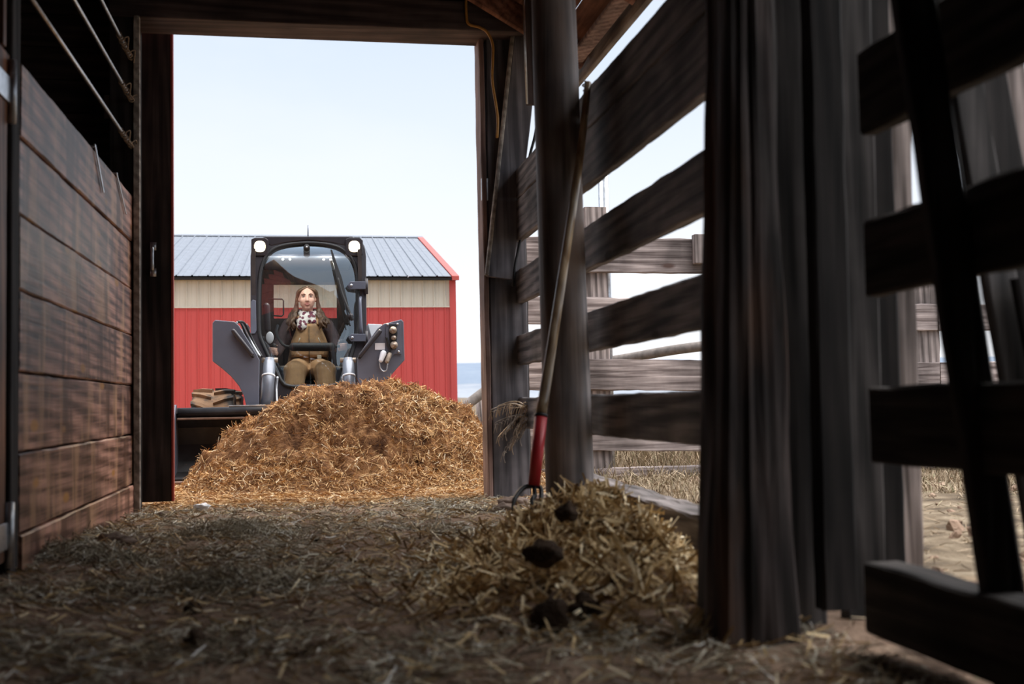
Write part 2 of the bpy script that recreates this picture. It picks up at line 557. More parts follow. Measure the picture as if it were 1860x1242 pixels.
def strands(name, P, N, length, width, mat, parent=None, lift=0.35, bend=0.35, upright=False, **kw):
    """Thousands of bent straw ribbons lying on points P with surface normals N."""
    n = len(P)
    P = np.asarray(P, float); N = np.asarray(N, float)
    length = np.broadcast_to(length, n) * rng.uniform(0.45, 1.25, n)
    width = np.broadcast_to(width, n) * rng.uniform(0.6, 1.3, n)
    d = rng.normal(size=(n, 3))
    if upright:
        d *= 0.35
        d[:, 2] = 1
    else:
        d -= N * (d * N).sum(1, keepdims=True)
        d /= np.linalg.norm(d, axis=1, keepdims=True) + 1e-9
        d += N * rng.normal(0, lift, n)[:, None]
    d /= np.linalg.norm(d, axis=1, keepdims=True)
    r = rng.normal(size=(n, 3))
    s = np.cross(d, r); s /= np.linalg.norm(s, axis=1, keepdims=True) + 1e-9
    b = np.cross(s, d)
    L = length[:, None]; w = width[:, None] * 0.5
    bd = rng.normal(0, bend, n)[:, None] * L * 0.5
    if upright:
        a0, a1, a2 = P, P + d * L * 0.55, P + d * L + b * np.abs(bd)
    else:
        a0, a1, a2 = P - d * L * 0.5 - b * bd * 0.5, P + b * bd * 0.5, P + d * L * 0.5 - b * bd * 0.5
    q = np.stack([a0 - s * w, a0 + s * w, a1 - s * w, a1 + s * w, a2 - s * w * 0.6, a2 + s * w * 0.6], 1)
    co = q.reshape(-1, 3).astype(np.float32)
    base = (np.arange(n) * 6)[:, None]
    f = np.concatenate([base + np.array([0, 1, 3, 2]), base + np.array([2, 3, 5, 4])], 1).reshape(-1).astype(np.int32)
    m = bpy.data.meshes.new(name)
    m.vertices.add(len(co)); m.vertices.foreach_set('co', co.ravel())
    m.loops.add(len(f)); m.loops.foreach_set('vertex_index', f)
    npoly = n * 2
    m.polygons.add(npoly)
    m.polygons.foreach_set('loop_start', np.arange(npoly, dtype=np.int32) * 4)
    m.polygons.foreach_set('loop_total', np.full(npoly, 4, np.int32))
    m.update(calc_edges=True)
    return link(name, m, mat, parent, **kw)


def surf(zf, x, y, eps=0.02):
    """Heights and normals of a height function on sample arrays."""
    z = np.array([zf(a, b) for a, b in zip(x, y)])
    zx = np.array([zf(a + eps, b) for a, b in zip(x, y)])
    zy = np.array([zf(a, b + eps) for a, b in zip(x, y)])
    N = np.stack([-(zx - z) / eps, -(zy - z) / eps, np.ones_like(z)], 1)
    N /= np.linalg.norm(N, axis=1, keepdims=True)
    return np.stack([x, y, z], 1), N


def nz(x, y, s, seed=0.0):
    return noise.noise(Vector((x * s, y * s, seed)))


def smooth01(t):
    t = min(1.0, max(0.0, t))
    return t * t * (3 - 2 * t)


def chaikin(pts, it=2):
    for _ in range(it):
        q = []
        for i in range(len(pts)):
            a, b = Vector(pts[i]), Vector(pts[(i + 1) % len(pts)])
            q += [a * 0.75 + b * 0.25, a * 0.25 + b * 0.75]
        pts = q
    return pts


def spline(pts, k=6):
    """Catmull-Rom through the given points."""
    P = [Vector(p) for p in pts]
    P = [P[0] * 2 - P[1]] + P + [P[-1] * 2 - P[-2]]
    out = []
    for i in range(1, len(P) - 2):
        for j in range(k):
            t = j / k
            a, b, c, d = P[i - 1], P[i], P[i + 1], P[i + 2]
            out.append(0.5 * ((2 * b) + (c - a) * t + (2 * a - 5 * b + 4 * c - d) * t * t + (3 * b - a - 3 * c + d) * t ** 3))
    out.append(P[-2])
    return out


# ------------------------------------------------------------------ ground and floor
XL, XR, YD = -1.02, 1.30, 7.15      # stall boards, slat fence, doorway


def floor_z(x, y):
    h = 0.012 * nz(x, y, 2.2, 3) + 0.012 * nz(x, y, 6.5, 8)
    h += 0.05 * math.exp(-((x - XL) / 0.28) ** 2) * smooth01((6.8 - y) / 2.0)
    return h


def yard_z(x, y):
    return 0.02 * nz(x, y, 1.4, 21) + 0.018 * nz(x, y, 5.0, 30) + 0.006


floor = link('floor', grid_mesh('floor', np.linspace(-4.4, 1.6, 90), np.linspace(-2.5, YD + 0.05, 140), floor_z), M['floor_dirt'],
             label='trampled brown dirt floor of the barn aisle', cat='floor', kind='structure')

xs = np.concatenate([np.linspace(-400, -12, 12), np.linspace(-10, 14, 140), np.linspace(16, 500, 12)])
ys = np.concatenate([np.linspace(-4, 2.0, 10), np.linspace(2.2, 16, 110), np.linspace(17, 60, 20), np.linspace(80, 900, 14)])


def ground_z(x, y):
    inside = -4.35 < x < 1.45 and y < YD - 0.02
    if inside:
        return -0.12
    return yard_z(x, y) if abs(x) < 16 and y < 40 else -0.05


def ground_mat():
    m, n, l, b = new_mat('yard_and_meadow')
    tc = n.new('ShaderNodeTexCoord')
    sep = n.new('ShaderNodeSeparateXYZ'); l.new(tc.outputs['Object'], sep.inputs[0])
    t = n.new('ShaderNodeTexNoise'); t.inputs['Scale'].default_value = 5; t.inputs['Detail'].default_value = 9
    l.new(tc.outputs['Object'], t.inputs['Vector'])
    r1 = ramp_node(n, [(0.3, (0.20, 0.115, 0.06)), (0.6, (0.40, 0.25, 0.13)), (0.85, (0.58, 0.40, 0.22))])
    r2 = ramp_node(n, [(0.32, (0.07, 0.052, 0.036)), (0.52, (0.17, 0.13, 0.088)), (0.75, (0.30, 0.245, 0.175))])
    l.new(t.outputs['Fac'], r1.inputs[0]); l.new(t.outputs['Fac'], r2.inputs[0])
    t2 = n.new('ShaderNodeTexNoise'); t2.inputs['Scale'].default_value = 1.2
    l.new(tc.outputs['Object'], t2.inputs['Vector'])
    a = n.new('ShaderNodeMath'); a.operation = 'MULTIPLY_ADD'; a.inputs[1].default_value = 1.2
    l.new(t2.outputs['Fac'], a.inputs[0]); l.new(sep.outputs['X'], a.inputs[2])
    mr = n.new('ShaderNodeMapRange'); mr.inputs['From Min'].default_value = 1.9; mr.inputs['From Max'].default_value = 2.6
    l.new(a.outputs[0], mr.inputs['Value'])
    mx = n.new('ShaderNodeMixRGB'); l.new(mr.outputs[0], mx.inputs[0]); l.new(r1.outputs[0], mx.inputs[1]); l.new(r2.outputs[0], mx.inputs[2])
    l.new(mx.outputs[0], b.inputs['Base Color']); b.inputs['Roughness'].default_value = 0.95
    b.inputs['Specular IOR Level'].default_value = 0.1
    t3 = n.new('ShaderNodeTexNoise'); t3.inputs['Scale'].default_value = 30; t3.inputs['Detail'].default_value = 6
    l.new(tc.outputs['Object'], t3.inputs['Vector'])
    bp = n.new('ShaderNodeBump'); bp.inputs['Strength'].default_value = 0.8; bp.inputs['Distance'].default_value = 0.03
    l.new(t3.outputs['Fac'], bp.inputs['Height']); l.new(bp.outputs[0], b.inputs['Normal'])
    return m


ground = link('ground', grid_mesh('ground', xs, ys, ground_z), ground_mat(),
              label='straw littered yard and dry meadow outside the barn', cat='ground', kind='structure')

# distant hills and snowy slopes
def hill_strip(name, Y, base, amp, mat, seed, label, depth=60, xr=(-500, 700)):
    n = 90
    vs, fs = [], []
    for i in range(n + 1):
        x_ = xr[0] + (xr[1] - xr[0]) * i / n
        h = base + amp * (noise.noise(Vector((x_ * 0.006 * 800 / Y, seed, 0))) + 0.35 * noise.noise(Vector((x_ * 0.03 * 800 / Y, seed, 4))))
        vs += [(x_, Y, -2), (x_, Y + depth * 0.4, h * 0.7), (x_, Y + depth, h)]
    for i in range(n):
        for k in range(2):
            a = i * 3 + k
            fs.append((a, a + 3, a + 4, a + 1))
    mb = MB(); mb.add(vs, fs)
    return mb.build(name, mat, None, True, label=label, cat='hills', kind='structure')


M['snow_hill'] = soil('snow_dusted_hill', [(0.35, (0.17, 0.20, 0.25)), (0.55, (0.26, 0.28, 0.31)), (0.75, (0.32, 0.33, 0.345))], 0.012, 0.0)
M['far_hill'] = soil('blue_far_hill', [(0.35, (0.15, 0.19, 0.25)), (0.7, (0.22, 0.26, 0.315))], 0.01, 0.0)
M['brown_field'] = soil('brown_far_field', [(0.35, (0.12, 0.09, 0.065)), (0.7, (0.20, 0.165, 0.13))], 0.05, 0.0)
hill_strip('hills', 1500, 66, 8, M['far_hill'], 2.0, 'pale blue wooded ridge on the skyline beside the red barn', 300, (-900, 1300))
hill_strip('hills', 700, 16, 3, M['snow_hill'], 7.0, 'white snowy slope below the blue skyline ridge', 200, (-500, 700))
hill_strip('hills', 160, 1.2, 1.2, M['brown_field'], 12.0, 'low brown brushy bank in front of the snowy slope', 20, (-120, 160))

# ------------------------------------------------------------------ barn shell: stall wall, slat fence, front wall, roof
wl_ = empty('wall_left', (-1.0, 5.6, 0), label='brown stained plank stall wall along the aisle', cat='wall', kind='structure')
zz = [-0.06, 0.17, 0.455, 0.74, 1.03, 1.30, 1.577, 1.85]
for i in range(7):
    z0, z1 = zz[i] + 0.003, zz[i + 1] - 0.003
    y1 = 7.08 if i else 7.13
    xo = -1.022 + (0.012 if i == 0 else 0.0) + 0.004 * math.sin(i * 2.3)
    board('plank', (xo, 4.26, (z0 + z1) / 2), (xo, y1, (z0 + z1) / 2), (0, 0, 1), z1 - z0, 0.042, M['stall_wood'], wl_, seed=i + 1, amp=0.004)
MB().box((-1.085, 4.12, -0.1), (-0.995, 4.235, 3.3)).build('post', M['post_wood'], wl_, bevel=0.008)
MB().box((-1.06, 7.085, 0.14), (-0.992, 7.10, 2.05)).build('steel_channel', M['galv'], wl_, bevel=0.002)

# front wall of the barn around the doorway
wf = empty('wall_front', (0, YD, 0), label='barn front wall of red boards with dark timber framing the open doorway', cat='wall', kind='structure')


def roof_z(x_):
    return 2.72 + 0.58 * (1.72 - x_) if x_ > -1.2 else 2.72 + 0.58 * (x_ + 4.12)


k = 0
zb = 0.0
while zb < 4.1:
    zt = zb + 0.2
    # boards left of the doorway
    xl = max(-4.3, -4.12 + (zt - 2.66) / 0.58) if zt > 2.66 else -4.3
    xr_ = -1.0 if zt < 3.05 else min(1.34, 1.72 - (zt - 2.68) / 0.58)
    if xr_ > xl + 0.1:
        board('siding_board', (xl, 7.20, zb + 0.1), (xr_, 7.20, zb + 0.1), (0, 0, 1), 0.197, 0.03, M['red_siding'], wf, seed=40 + k, amp=0.001, step=0.5)
        board('inner_board', (xl, 7.165, zb + 0.1), (xr_, 7.165, zb + 0.1), (0, 0, 1), 0.197, 0.025, M['inner_wood'], wf, seed=60 + k, amp=0.001, step=0.5)
    zb = zt; k += 1
MB().box((-1.13, 6.88, -0.05), (-0.985, 7.18, 3.05)).build('post', M['post_wood'], wf, bevel=0.01)
MB().box((-0.99, 6.86, 0.0), (-0.955, 6.90, 2.92)).build('post_lit_edge', M['fascia_wood'], wf, bevel=0.004)  # pale strip carrying the daylight on the post's edge as colour
MB().box((-1.13, 6.86, 2.905), (1.36, 7.17, 3.09)).build('header_beam', M['header_wood'], wf, bevel=0.008)
MB().box((-1.3, 6.95, 3.09), (1.2, 7.12, 3.5)).build('header_board', M['post_wood'], wf, bevel=0.004)
# right door post, slightly out of plumb as in the photo, its daylit edge painted as a paler strip
a0, a1 = at(880, 905, 7.15), at(862, 78, 7.15)
rough_board((a0.x + 0.155, 7.10, -0.1), (a0.x + 0.155, 7.10, 3.06), (1, 0, 0), 0.235, 0.16, 3, 0.003).build('door_post', M['frame_wood'], wf)
rough_board((a0.x + 0.022, 7.12, -0.05), (a1.x + 0.022, 7.12, 2.92), (1, 0, 0), 0.030, 0.21, 5, 0.003).build('post_lit_strip', M['edge_wood'], wf)
rough_board((a0.x + 0.275, 7.15, -0.1), (a0.x + 0.275, 7.15, 2.3), (1, 0, 0), 0.035, 0.12, 6, 0.004).build('slat_cleat', M['post_wood'], wf)
# diagonal brace nailed over the post
b0, b1 = at(908, 505, 6.98), at(964, 0, 6.98)
b1 = b0 + (b1 - b0) * 1.08
rough_board(b0, b1, (1, 0, 0), 0.165, 0.045, 9, 0.003).build('brace', M['frame_wood'], wf)
e0, e1 = at(884, 500, 6.955), at(938, 0, 6.955)
rough_board(e0, e0 + (e1 - e0) * 1.08, (1, 0, 0), 0.022, 0.05, 12, 0.002).build('brace_lit_edge', M['fascia_wood'], wf)  # paler strip painted as the daylit edge of the brace
MB().box(tuple(at(874, 330, 7.04) - Vector((0, 0.01, 0.12))), tuple(at(893, 330, 7.04) + Vector((0, 0.012, 0.02)))).build('strike_plate', M['galv'], wf, bevel=0.003)

# sliding door pushed to the side
d1 = empty('door_1', (-1.4, 7.30, 0), label='dark sliding barn door slid almost fully open', cat='door', kind='structure')
for i in range(8):
    xa = -2.32 + i * 0.187
    xb = xa + 0.184
    board('door_board', ((xa + xb) / 2, 7.29, 0.035), ((xa + xb) / 2, 7.29, 3.02), (1, 0, 0), xb - xa, 0.035, M['dark_door'], d1, seed=70 + i, amp=0.0015, step=0.3)
MB().box((-0.826, 7.27, 0.035), (-0.812, 7.315, 3.02)).build('red_edge', M['red_siding'], d1, bevel=0.002)
hp = [at(272, y_, 7.20) for y_ in (437, 500)]
hx = hp[0].x + 0.012
hd = MB()
hd.box((hx - 0.018, 7.262, hp[1].z), (hx + 0.018, 7.268, hp[1].z + 0.05)); hd.box((hx - 0.018, 7.262, hp[0].z - 0.05), (hx + 0.018, 7.268, hp[0].z))
hd.tube(spline([(hx, 7.262, hp[0].z - 0.03), (hx, 7.225, hp[0].z - 0.05), (hx, 7.218, (hp[0].z + hp[1].z) / 2), (hx, 7.225, hp[1].z + 0.05), (hx, 7.262, hp[1].z + 0.03)]), 0.011, 10)
hd.build('door_handle', M['galv'], d1, True)

# stall door hinged on the stall post
d2 = empty('door_2', (-1.02, 3.5, 0), label='orange brown plank stall door at the edge, hung on steel hinges', cat='door', kind='structure')
for i in range(5):
    ya = 4.09 - i * 0.19
    board('door_board', (-1.02, ya - 0.095, 0.10), (-1.02, ya - 0.095, 1.74), (0, 1, 0), 0.187, 0.035, M['orange_wood'], d2, seed=90 + i, amp=0.002)
for zc in (1.70, 0.185):
    h = MB().box((-1.0, 3.80, zc - 0.045), (-0.994, 4.09, zc + 0.045)).build('hinge', M['galv'], d2, bevel=0.002)
    MB().tube([(-0.992, 4.105, zc - 0.11), (-0.992, 4.105, zc + 0.11)], 0.014, 10).build('hinge_pin', M['galv'], h, True)
board('upper_rail', (-1.03, 4.12, 1.79), (-1.03, 3.1, 1.79), (0, 0, 1), 0.09, 0.05, M['orange_wood'], d2, seed=97)
MB().box((-1.04, 4.02, 1.84), (-1.0, 4.06, 3.2)).build('upper_stile', M['orange_wood'], d2, bevel=0.004)

# slat fence along the other side of the aisle
wr = empty('wall_right', (XR, 4.5, 0), label='open slat fence of dark weathered boards along the aisle', cat='wall', kind='structure')
slats = [(0.443, 0.629), (0.835, 1.021), (1.22, 1.428), (1.612, 1.868), (1.874, 2.06)]
for i, (z0, z1) in enumerate(slats):
    zc = (z0 + z1) / 2
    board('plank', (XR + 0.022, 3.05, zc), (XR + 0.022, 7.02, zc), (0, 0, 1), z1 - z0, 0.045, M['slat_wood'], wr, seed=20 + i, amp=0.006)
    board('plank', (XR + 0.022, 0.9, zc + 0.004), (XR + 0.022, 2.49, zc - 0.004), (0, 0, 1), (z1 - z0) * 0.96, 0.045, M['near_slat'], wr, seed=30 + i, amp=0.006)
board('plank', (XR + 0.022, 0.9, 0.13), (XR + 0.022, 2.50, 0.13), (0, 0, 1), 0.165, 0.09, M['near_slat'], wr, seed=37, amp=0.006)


def rough_post(name, x0, x1, y0, y1, z1, mat, parent, seed, amp=0.018, n=70, lean0=0.0, lean1=0.0):
    """Hewn square post with splits and worn corners."""
    vs, fs = [], []
    m_ = 44
    xa, xb, cy = x0, x1, (y0 + y1) / 2
    for i in range(n + 1):
        z = -0.12 + (z1 + 0.12) * i / n
        x0, x1 = xa + lean0 * z, xb + lean1 * z
        cx = (x0 + x1) / 2
        for k in range(m_):
            a = 2 * math.pi * k / m_
            c, s = math.cos(a), math.sin(a)
            r = 1 / max(abs(c), abs(s)) ** 0.85
            ux, uy = c * r * (x1 - x0) / 2, s * r * (y1 - y0) / 2
            g = noise.noise(Vector((c * 3.2 + seed, s * 3.2, z * 0.7))) * amp * 0.8 + noise.noise(Vector((c * 2 + seed, s * 2, z * 3.0))) * amp * 0.5 + noise.noise(Vector((c * 9 + seed, s * 9, z * 1.6))) * amp * 0.25
            vs.append((cx + ux + c * g, cy + uy + s * g, z))
    for i in range(n):
        for k in range(m_):
            fs.append((i * m_ + k, i * m_ + (k + 1) % m_, (i + 1) * m_ + (k + 1) % m_, (i + 1) * m_ + k))
    fs.append(tuple(n * m_ + k for k in range(m_)))
    mb = MB(); mb.add(vs, fs)
    return mb.build(name, mat, parent)


rough_post('hewn_post', 0.985, 1.20, 2.66, 2.86, 3.05, M['bark_wood'], wr, 4.0, lean0=0.038, lean1=-0.020)
board('post_board', (1.265, 2.87, -0.1), (1.285, 2.87, 2.95), (1, 0, 0), 0.165, 0.05, M['slat_upright'], wr, seed=51, amp=0.004)
board('post_board', (1.325, 2.75, 0.06), (1.345, 2.75, 2.95), (1, 0, 0), 0.092, 0.06, M['shaded_wood'], wr, seed=52, amp=0.004)
board('post_board', (1.475, 2.90, -0.1), (1.505, 2.90, 2.95), (1, 0, 0), 0.115, 0.05, M['slat_upright'], wr, seed=53, amp=0.003)
board('post_board', (1.605, 3.00, -0.1), (1.625, 3.00, 2.95), (1, 0, 0), 0.085, 0.05, M['shaded_wood'], wr, seed=54, amp=0.003)
board('post_board', (1.725, 3.10, -0.1), (1.745, 3.10, 2.6), (1, 0, 0), 0.070, 0.05, M['grey_post'], wr, seed=55, amp=0.003)

# outer, rear and added shade walls that close off the dark barn
ws = empty('wall_side', (-4.3, 2.3, 0), label='dark outer board wall behind the stalls', cat='wall', kind='structure')
for i in range(14):
    board('wall_board', (-4.3, -2.5, 0.1 + i * 0.2), (-4.3, 7.2, 0.1 + i * 0.2), (0, 0, 1), 0.197, 0.03, M['dark_door'], ws, seed=110 + i, amp=0.001, step=1.0)
wp_ = empty('shade_wall', (1.66, -0.1, 0), label='added unseen board wall under the eave, shading the near floor', cat='wall', kind='structure')  # unseen wall added to block light from the near floor
for i in range(14):
    board('wall_board', (1.66, -2.5, 0.1 + i * 0.2), (1.66, 2.02, 0.1 + i * 0.2), (0, 0, 1), 0.197, 0.03, M['dark_door'], wp_, seed=510 + i, amp=0.001, step=1.0)
wb = empty('wall_rear', (0, -2.5, 0), label='dark board wall closing the far end of the aisle', cat='wall', kind='structure')
for i in range(22):
    x_ = -4.2 + i * 0.28
    board('wall_board', (x_, -2.5, -0.05), (x_, -2.5, max(2.5, roof_z(x_) - 0.02)), (1, 0, 0), 0.276, 0.03, M['dark_door'], wb, seed=130 + i, amp=0.001, step=1.0)

ce = empty('ceiling', (0, 3, 3), label='dark barn roof of boards on rafters above the aisle', cat='roof', kind='structure')
sl = Vector((1, 0, -0.58)).normalized()
for i in range(17):
    s = (i + 0.5) * 0.2
    c = Vector((-1.2, 0, roof_z(-1.2))) + sl * s
    c.z += 0.09
    board('roof_board', (c.x, -2.7, c.z), (c.x, 7.45, c.z), sl, 0.197, 0.03, M['roof_wood'], ce, seed=150 + i, amp=0.001, step=1.0)
    c2 = Vector((-2.4 - c.x, 0, c.z)); s2 = Vector((-1, 0, -0.58)).normalized()
    board('roof_board', (c2.x, -2.7, c2.z), (c2.x, 7.45, c2.z), s2, 0.197, 0.03, M['roof_wood'], ce, seed=170 + i, amp=0.001, step=1.0)
for y_ in (6.75, 5.6, 4.45, 3.3, 2.15, 1.0, -0.15, -1.3):
    p0 = Vector((-1.2, y_, roof_z(-1.2))); p1 = Vector((1.72, y_, 2.72))
    board('rafter', p0, p1, (0, 0, 1), 0.15, 0.05, M['roof_wood'], ce, seed=190 + int(y_ * 3), amp=0.002, step=0.5)
    board('rafter', p0, Vector((-4.12, y_, 2.72)), (0, 0, 1), 0.15, 0.05, M['roof_wood'], ce, seed=191 + int(y_ * 3), amp=0.002, step=0.5)
board('fascia', (1.755, -2.7, 2.735), (1.755, 7.4, 2.735), (0, 0, 1), 0.16, 0.035, M['fascia_wood'], ce, seed=200, amp=0.002, step=0.3)
board('eave_plate', (1.64, -2.7, 2.70), (1.64, 7.3, 2.70), (1, 0, 0), 0.10, 0.03, M['edge_wood'], ce, seed=201, amp=0.002, step=0.4)
# ceiling joists over the aisle near the doorway
for y_ in (6.4, 5.2, 4.0, 2.8):
    board('joist', (-1.1, y_, 3.20), (0.80, y_, 3.20), (0, 0, 1), 0.16, 0.05, M['post_wood'], ce, seed=210 + int(y_), amp=0.002, step=0.4)

# ------------------------------------------------------------------ red metal barn behind
def ribbed(name, col, var=0.06, metal=0.0, rough=0.5, streak=0.0):
    m, n, l, b = new_mat(name)
    tc = n.new('ShaderNodeTexCoord')
    mp = n.new('ShaderNodeMapping'); mp.inputs['Scale'].default_value = (6, 6, 0.5)
    l.new(tc.outputs['Object'], mp.inputs[0])
    t = n.new('ShaderNodeTexNoise'); t.inputs['Scale'].default_value = 1.5; t.inputs['Detail'].default_value = 6
    l.new(mp.outputs[0], t.inputs['Vector'])
    r = ramp_node(n, [(0.3, tuple(c * (1 - var) for c in col)), (0.7, tuple(min(1, c * (1 + var)) for c in col))])
    l.new(t.outputs['Fac'], r.inputs[0]); l.new(r.outputs[0], b.inputs['Base Color'])
    b.inputs['Roughness'].default_value = rough; b.inputs['Metallic'].default_value = metal
    return m


M['barn_red'] = ribbed('red_painted_steel', (0.50, 0.062, 0.056), 0.08)
M['barn_cream'] = ribbed('cream_translucent_panel', (0.58, 0.54, 0.45), 0.10)
M['barn_roof'] = ribbed('blue_grey_roof_steel', (0.155, 0.175, 0.21), 0.14, 0.0, 0.6)
M['barn_trim'] = ribbed('red_roof_trim', (0.46, 0.07, 0.055), 0.05)
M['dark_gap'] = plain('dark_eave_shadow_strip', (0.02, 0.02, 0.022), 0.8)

BX0, BX1, BY0, BY1, BYM = -7.3, 3.11, 24.0, 38.4, 31.2
EZ, RZ = 3.30, 5.20
barn = empty('red_barn', ((BX0 + BX1) / 2, BY0, 0), label='red steel barn with a cream band and a blue grey ribbed roof', cat='barn')
PW = 0.2312


def rib_strip(w, p0, p1, up):
    """One rib-to-rib strip of sheet steel: a flat pan with a raised rib, from p0 (bottom) to p1 (top)."""
    prof = [(0, 0.0), (0.008, 0.022), (0.030, 0.022), (0.040, 0.0), (w * 0.45, 0.0), (w * 0.5, 0.007), (w * 0.55, 0.0), (w, 0.0)]
    up = Vector(up)
    vs = []
    for p in (Vector(p0), Vector(p1)):
        vs += [p + Vector((a, 0, 0)) + up * h for a, h in prof]
    n = len(prof)
    mb = MB()
    mb.add(vs, [(i, i + 1, n + i + 1, n + i) for i in range(n - 1)])
    m = mb.mesh('rib_strip')
    return m


ma = rib_strip(PW, (0, BY0, -0.1), (0, BY0, 2.66), (0, -1, 0)); ma.materials.append(M['barn_red'])
mc = rib_strip(PW, (0, BY0 + 0.004, 2.66), (0, BY0 + 0.004, EZ - 0.02), (0, -1, 0)); mc.materials.append(M['barn_cream'])
rn = Vector((0, -(RZ - EZ), BYM - BY0)).normalized()
mr_ = rib_strip(PW * 1.35, (0, BY0 - 0.25, EZ - 0.015), (0, BYM, RZ), rn); mr_.materials.append(M['barn_roof'])
mrb = rib_strip(PW * 1.35, (0, BYM, RZ), (0, BY1 + 0.25, EZ - 0.015), Vector((0, rn.y * -1, rn.z))); mrb.materials.append(M['barn_roof'])
nst = int((BX1 - BX0) / PW)
for i in range(nst):
    for nm, me in (('wall_strip', ma), ('cream_strip', mc)):
        o = bpy.data.objects.new(nm, me); COL.objects.link(o)
        o.location = (BX0 + i * PW, 0, 0)
        o.parent = barn; o.matrix_parent_inverse = Matrix.Translation(-Vector(barn.location))
for i in range(int((BX1 - BX0) / (PW * 1.35))):
    for nm, me in (('roof_strip', mr_), ('roof_strip', mrb)):
        o = bpy.data.objects.new(nm, me); COL.objects.link(o)
        o.location = (BX0 + i * PW * 1.35, 0, 0)
        o.parent = barn; o.matrix_parent_inverse = Matrix.Translation(-Vector(barn.location))
# gable end, corner trim, eave strip, rake trim, ridge cap
MB().prism([(BX1 - 0.02, BY0, -0.1), (BX1 - 0.02, BY1, -0.1), (BX1 - 0.02, BY1, EZ), (BX1 - 0.02, BYM, RZ - 0.03), (BX1 - 0.02, BY0, EZ - 0.03)], (-0.05, 0, 0)).build('gable_wall', M['barn_red'], barn)
MB().prism([(BX0, BY0, -0.1), (BX0, BY1, -0.1), (BX0, BY1, EZ), (BX0, BYM, RZ - 0.03), (BX0, BY0, EZ - 0.03)], (0.05, 0, 0)).build('gable_wall', M['barn_red'], barn)
MB().box((BX0, BY1 - 0.05, -0.1), (BX1, BY1, EZ)).build('back_wall', M['barn_red'], barn)
MB().box((BX1 - 0.12, BY0 - 0.04, -0.1), (BX1 + 0.015, BY0 + 0.08, EZ - 0.03)).build('corner_trim', M['barn_red'], barn, bevel=0.006)
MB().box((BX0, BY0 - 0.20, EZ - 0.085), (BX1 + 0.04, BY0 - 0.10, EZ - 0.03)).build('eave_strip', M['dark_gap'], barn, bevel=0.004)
MB().box((BX0, BY0 - 0.035, 2.65), (BX1 - 0.1, BY0 - 0.02, 2.675)).build('band_trim', M['barn_cream'], barn, bevel=0.002)
rt = [Vector((BX1 - 0.09, BY0 - 0.27, EZ - 0.005)), Vector((BX1 - 0.09, BYM, RZ + 0.03)), Vector((BX1 - 0.09, BYM, RZ - 0.09)), Vector((BX1 - 0.09, BY0 - 0.27, EZ - 0.10))]
MB().prism(rt, (0.15, 0, 0)).build('rake_trim', M['barn_trim'], barn, bevel=0.004)
rt = [Vector((BX1 - 0.09, BY1 + 0.27, EZ - 0.005)), Vector((BX1 - 0.09, BYM, RZ + 0.03)), Vector((BX1 - 0.09, BYM, RZ - 0.09)), Vector((BX1 - 0.09, BY1 + 0.27, EZ - 0.10))]
MB().prism(rt, (0.15, 0, 0)).build('rake_trim', M['barn_trim'], barn, bevel=0.004)
MB().prism([(BX0, BYM - 0.18, RZ - 0.02), (BX0, BYM, RZ + 0.045), (BX0, BYM + 0.18, RZ - 0.02)], (BX1 - BX0 + 0.05, 0, 0)).build('ridge_cap', M['barn_roof'], barn)

# ------------------------------------------------------------------ corral fence outside
YF = 8.5
cf = empty('corral_fence', (3.5, YF, 0), label='weathered grey board corral fence standing beyond the slats', cat='fence')


def cor(px, py):
    return at(px, py, YF)


for px0, px1, top in ((1070, 1110, 375), (1664, 1712, 372)):
    c = (cor(px0, 700).x + cor(px1, 700).x) / 2
    w_ = cor(px1, 700).x - cor(px0, 700).x
    rough_board((c, YF + 0.09, -0.15), (c, YF + 0.09, cor(px0, top).z), (1, 0, 0), w_, 0.15, int(px0), 0.006).build('post', M['grey_post'], cf)
rough_board((8.2, YF + 0.09, -0.15), (8.2, YF + 0.09, 1.9), (1, 0, 0), 0.17, 0.15, 77, 0.006).build('post', M['grey_post'], cf)
planks = [((430, 494), (440, 500)), ((537, 588), (548, 605)), ((650, 708), (657, 712)), ((772, 818), (775, 822))]
for i, ((ya, yb), (yc_, yd_)) in enumerate(planks):
    p0a, p0b = cor(940, ya), cor(940, yb)
    p1a, p1b = cor(1690, yc_), cor(1690, yd_)
    wd_ = (p0a.z - p0b.z)
    z0, z1 = (p0a.z + p0b.z) / 2, (p1a.z + p1b.z) / 2
    sl_ = (z1 - z0) / (p1a.x - p0a.x)
    xa, xb = p0a.x - 0.05, 8.3
    xm = 5.05
    board('plank', (xa, YF, z0), (xm, YF, z0 + sl_ * (xm - xa)), (0, 0, 1), wd_, 0.045, M['grey_wood'], cf, seed=300 + i, amp=0.008)
    board('plank', (xm + 0.01, YF, z0 + sl_ * (xm - xa)), (xb, YF, z0 + sl_ * (xm - xa)), (0, 0, 1), wd_, 0.045, M['grey_wood'], cf, seed=310 + i, amp=0.008)
ca, cb = cor(1254, 428), cor(1292, 481)
MB().box((ca.x, YF - 0.10, cb.z), (cb.x, YF - 0.024, ca.z)).build('cleat', M['grey_post'], cf, bevel=0.006)
px_ = cor(1112, 500).x
for k_, dx in enumerate((-0.022, 0.022)):
    MB().tube([(px_ + dx, YF + 0.20, -0.1), (px_ + dx, YF + 0.20, 2.62)], 0.021, 10).build('steel_pipe', M['galv'], cf, True)

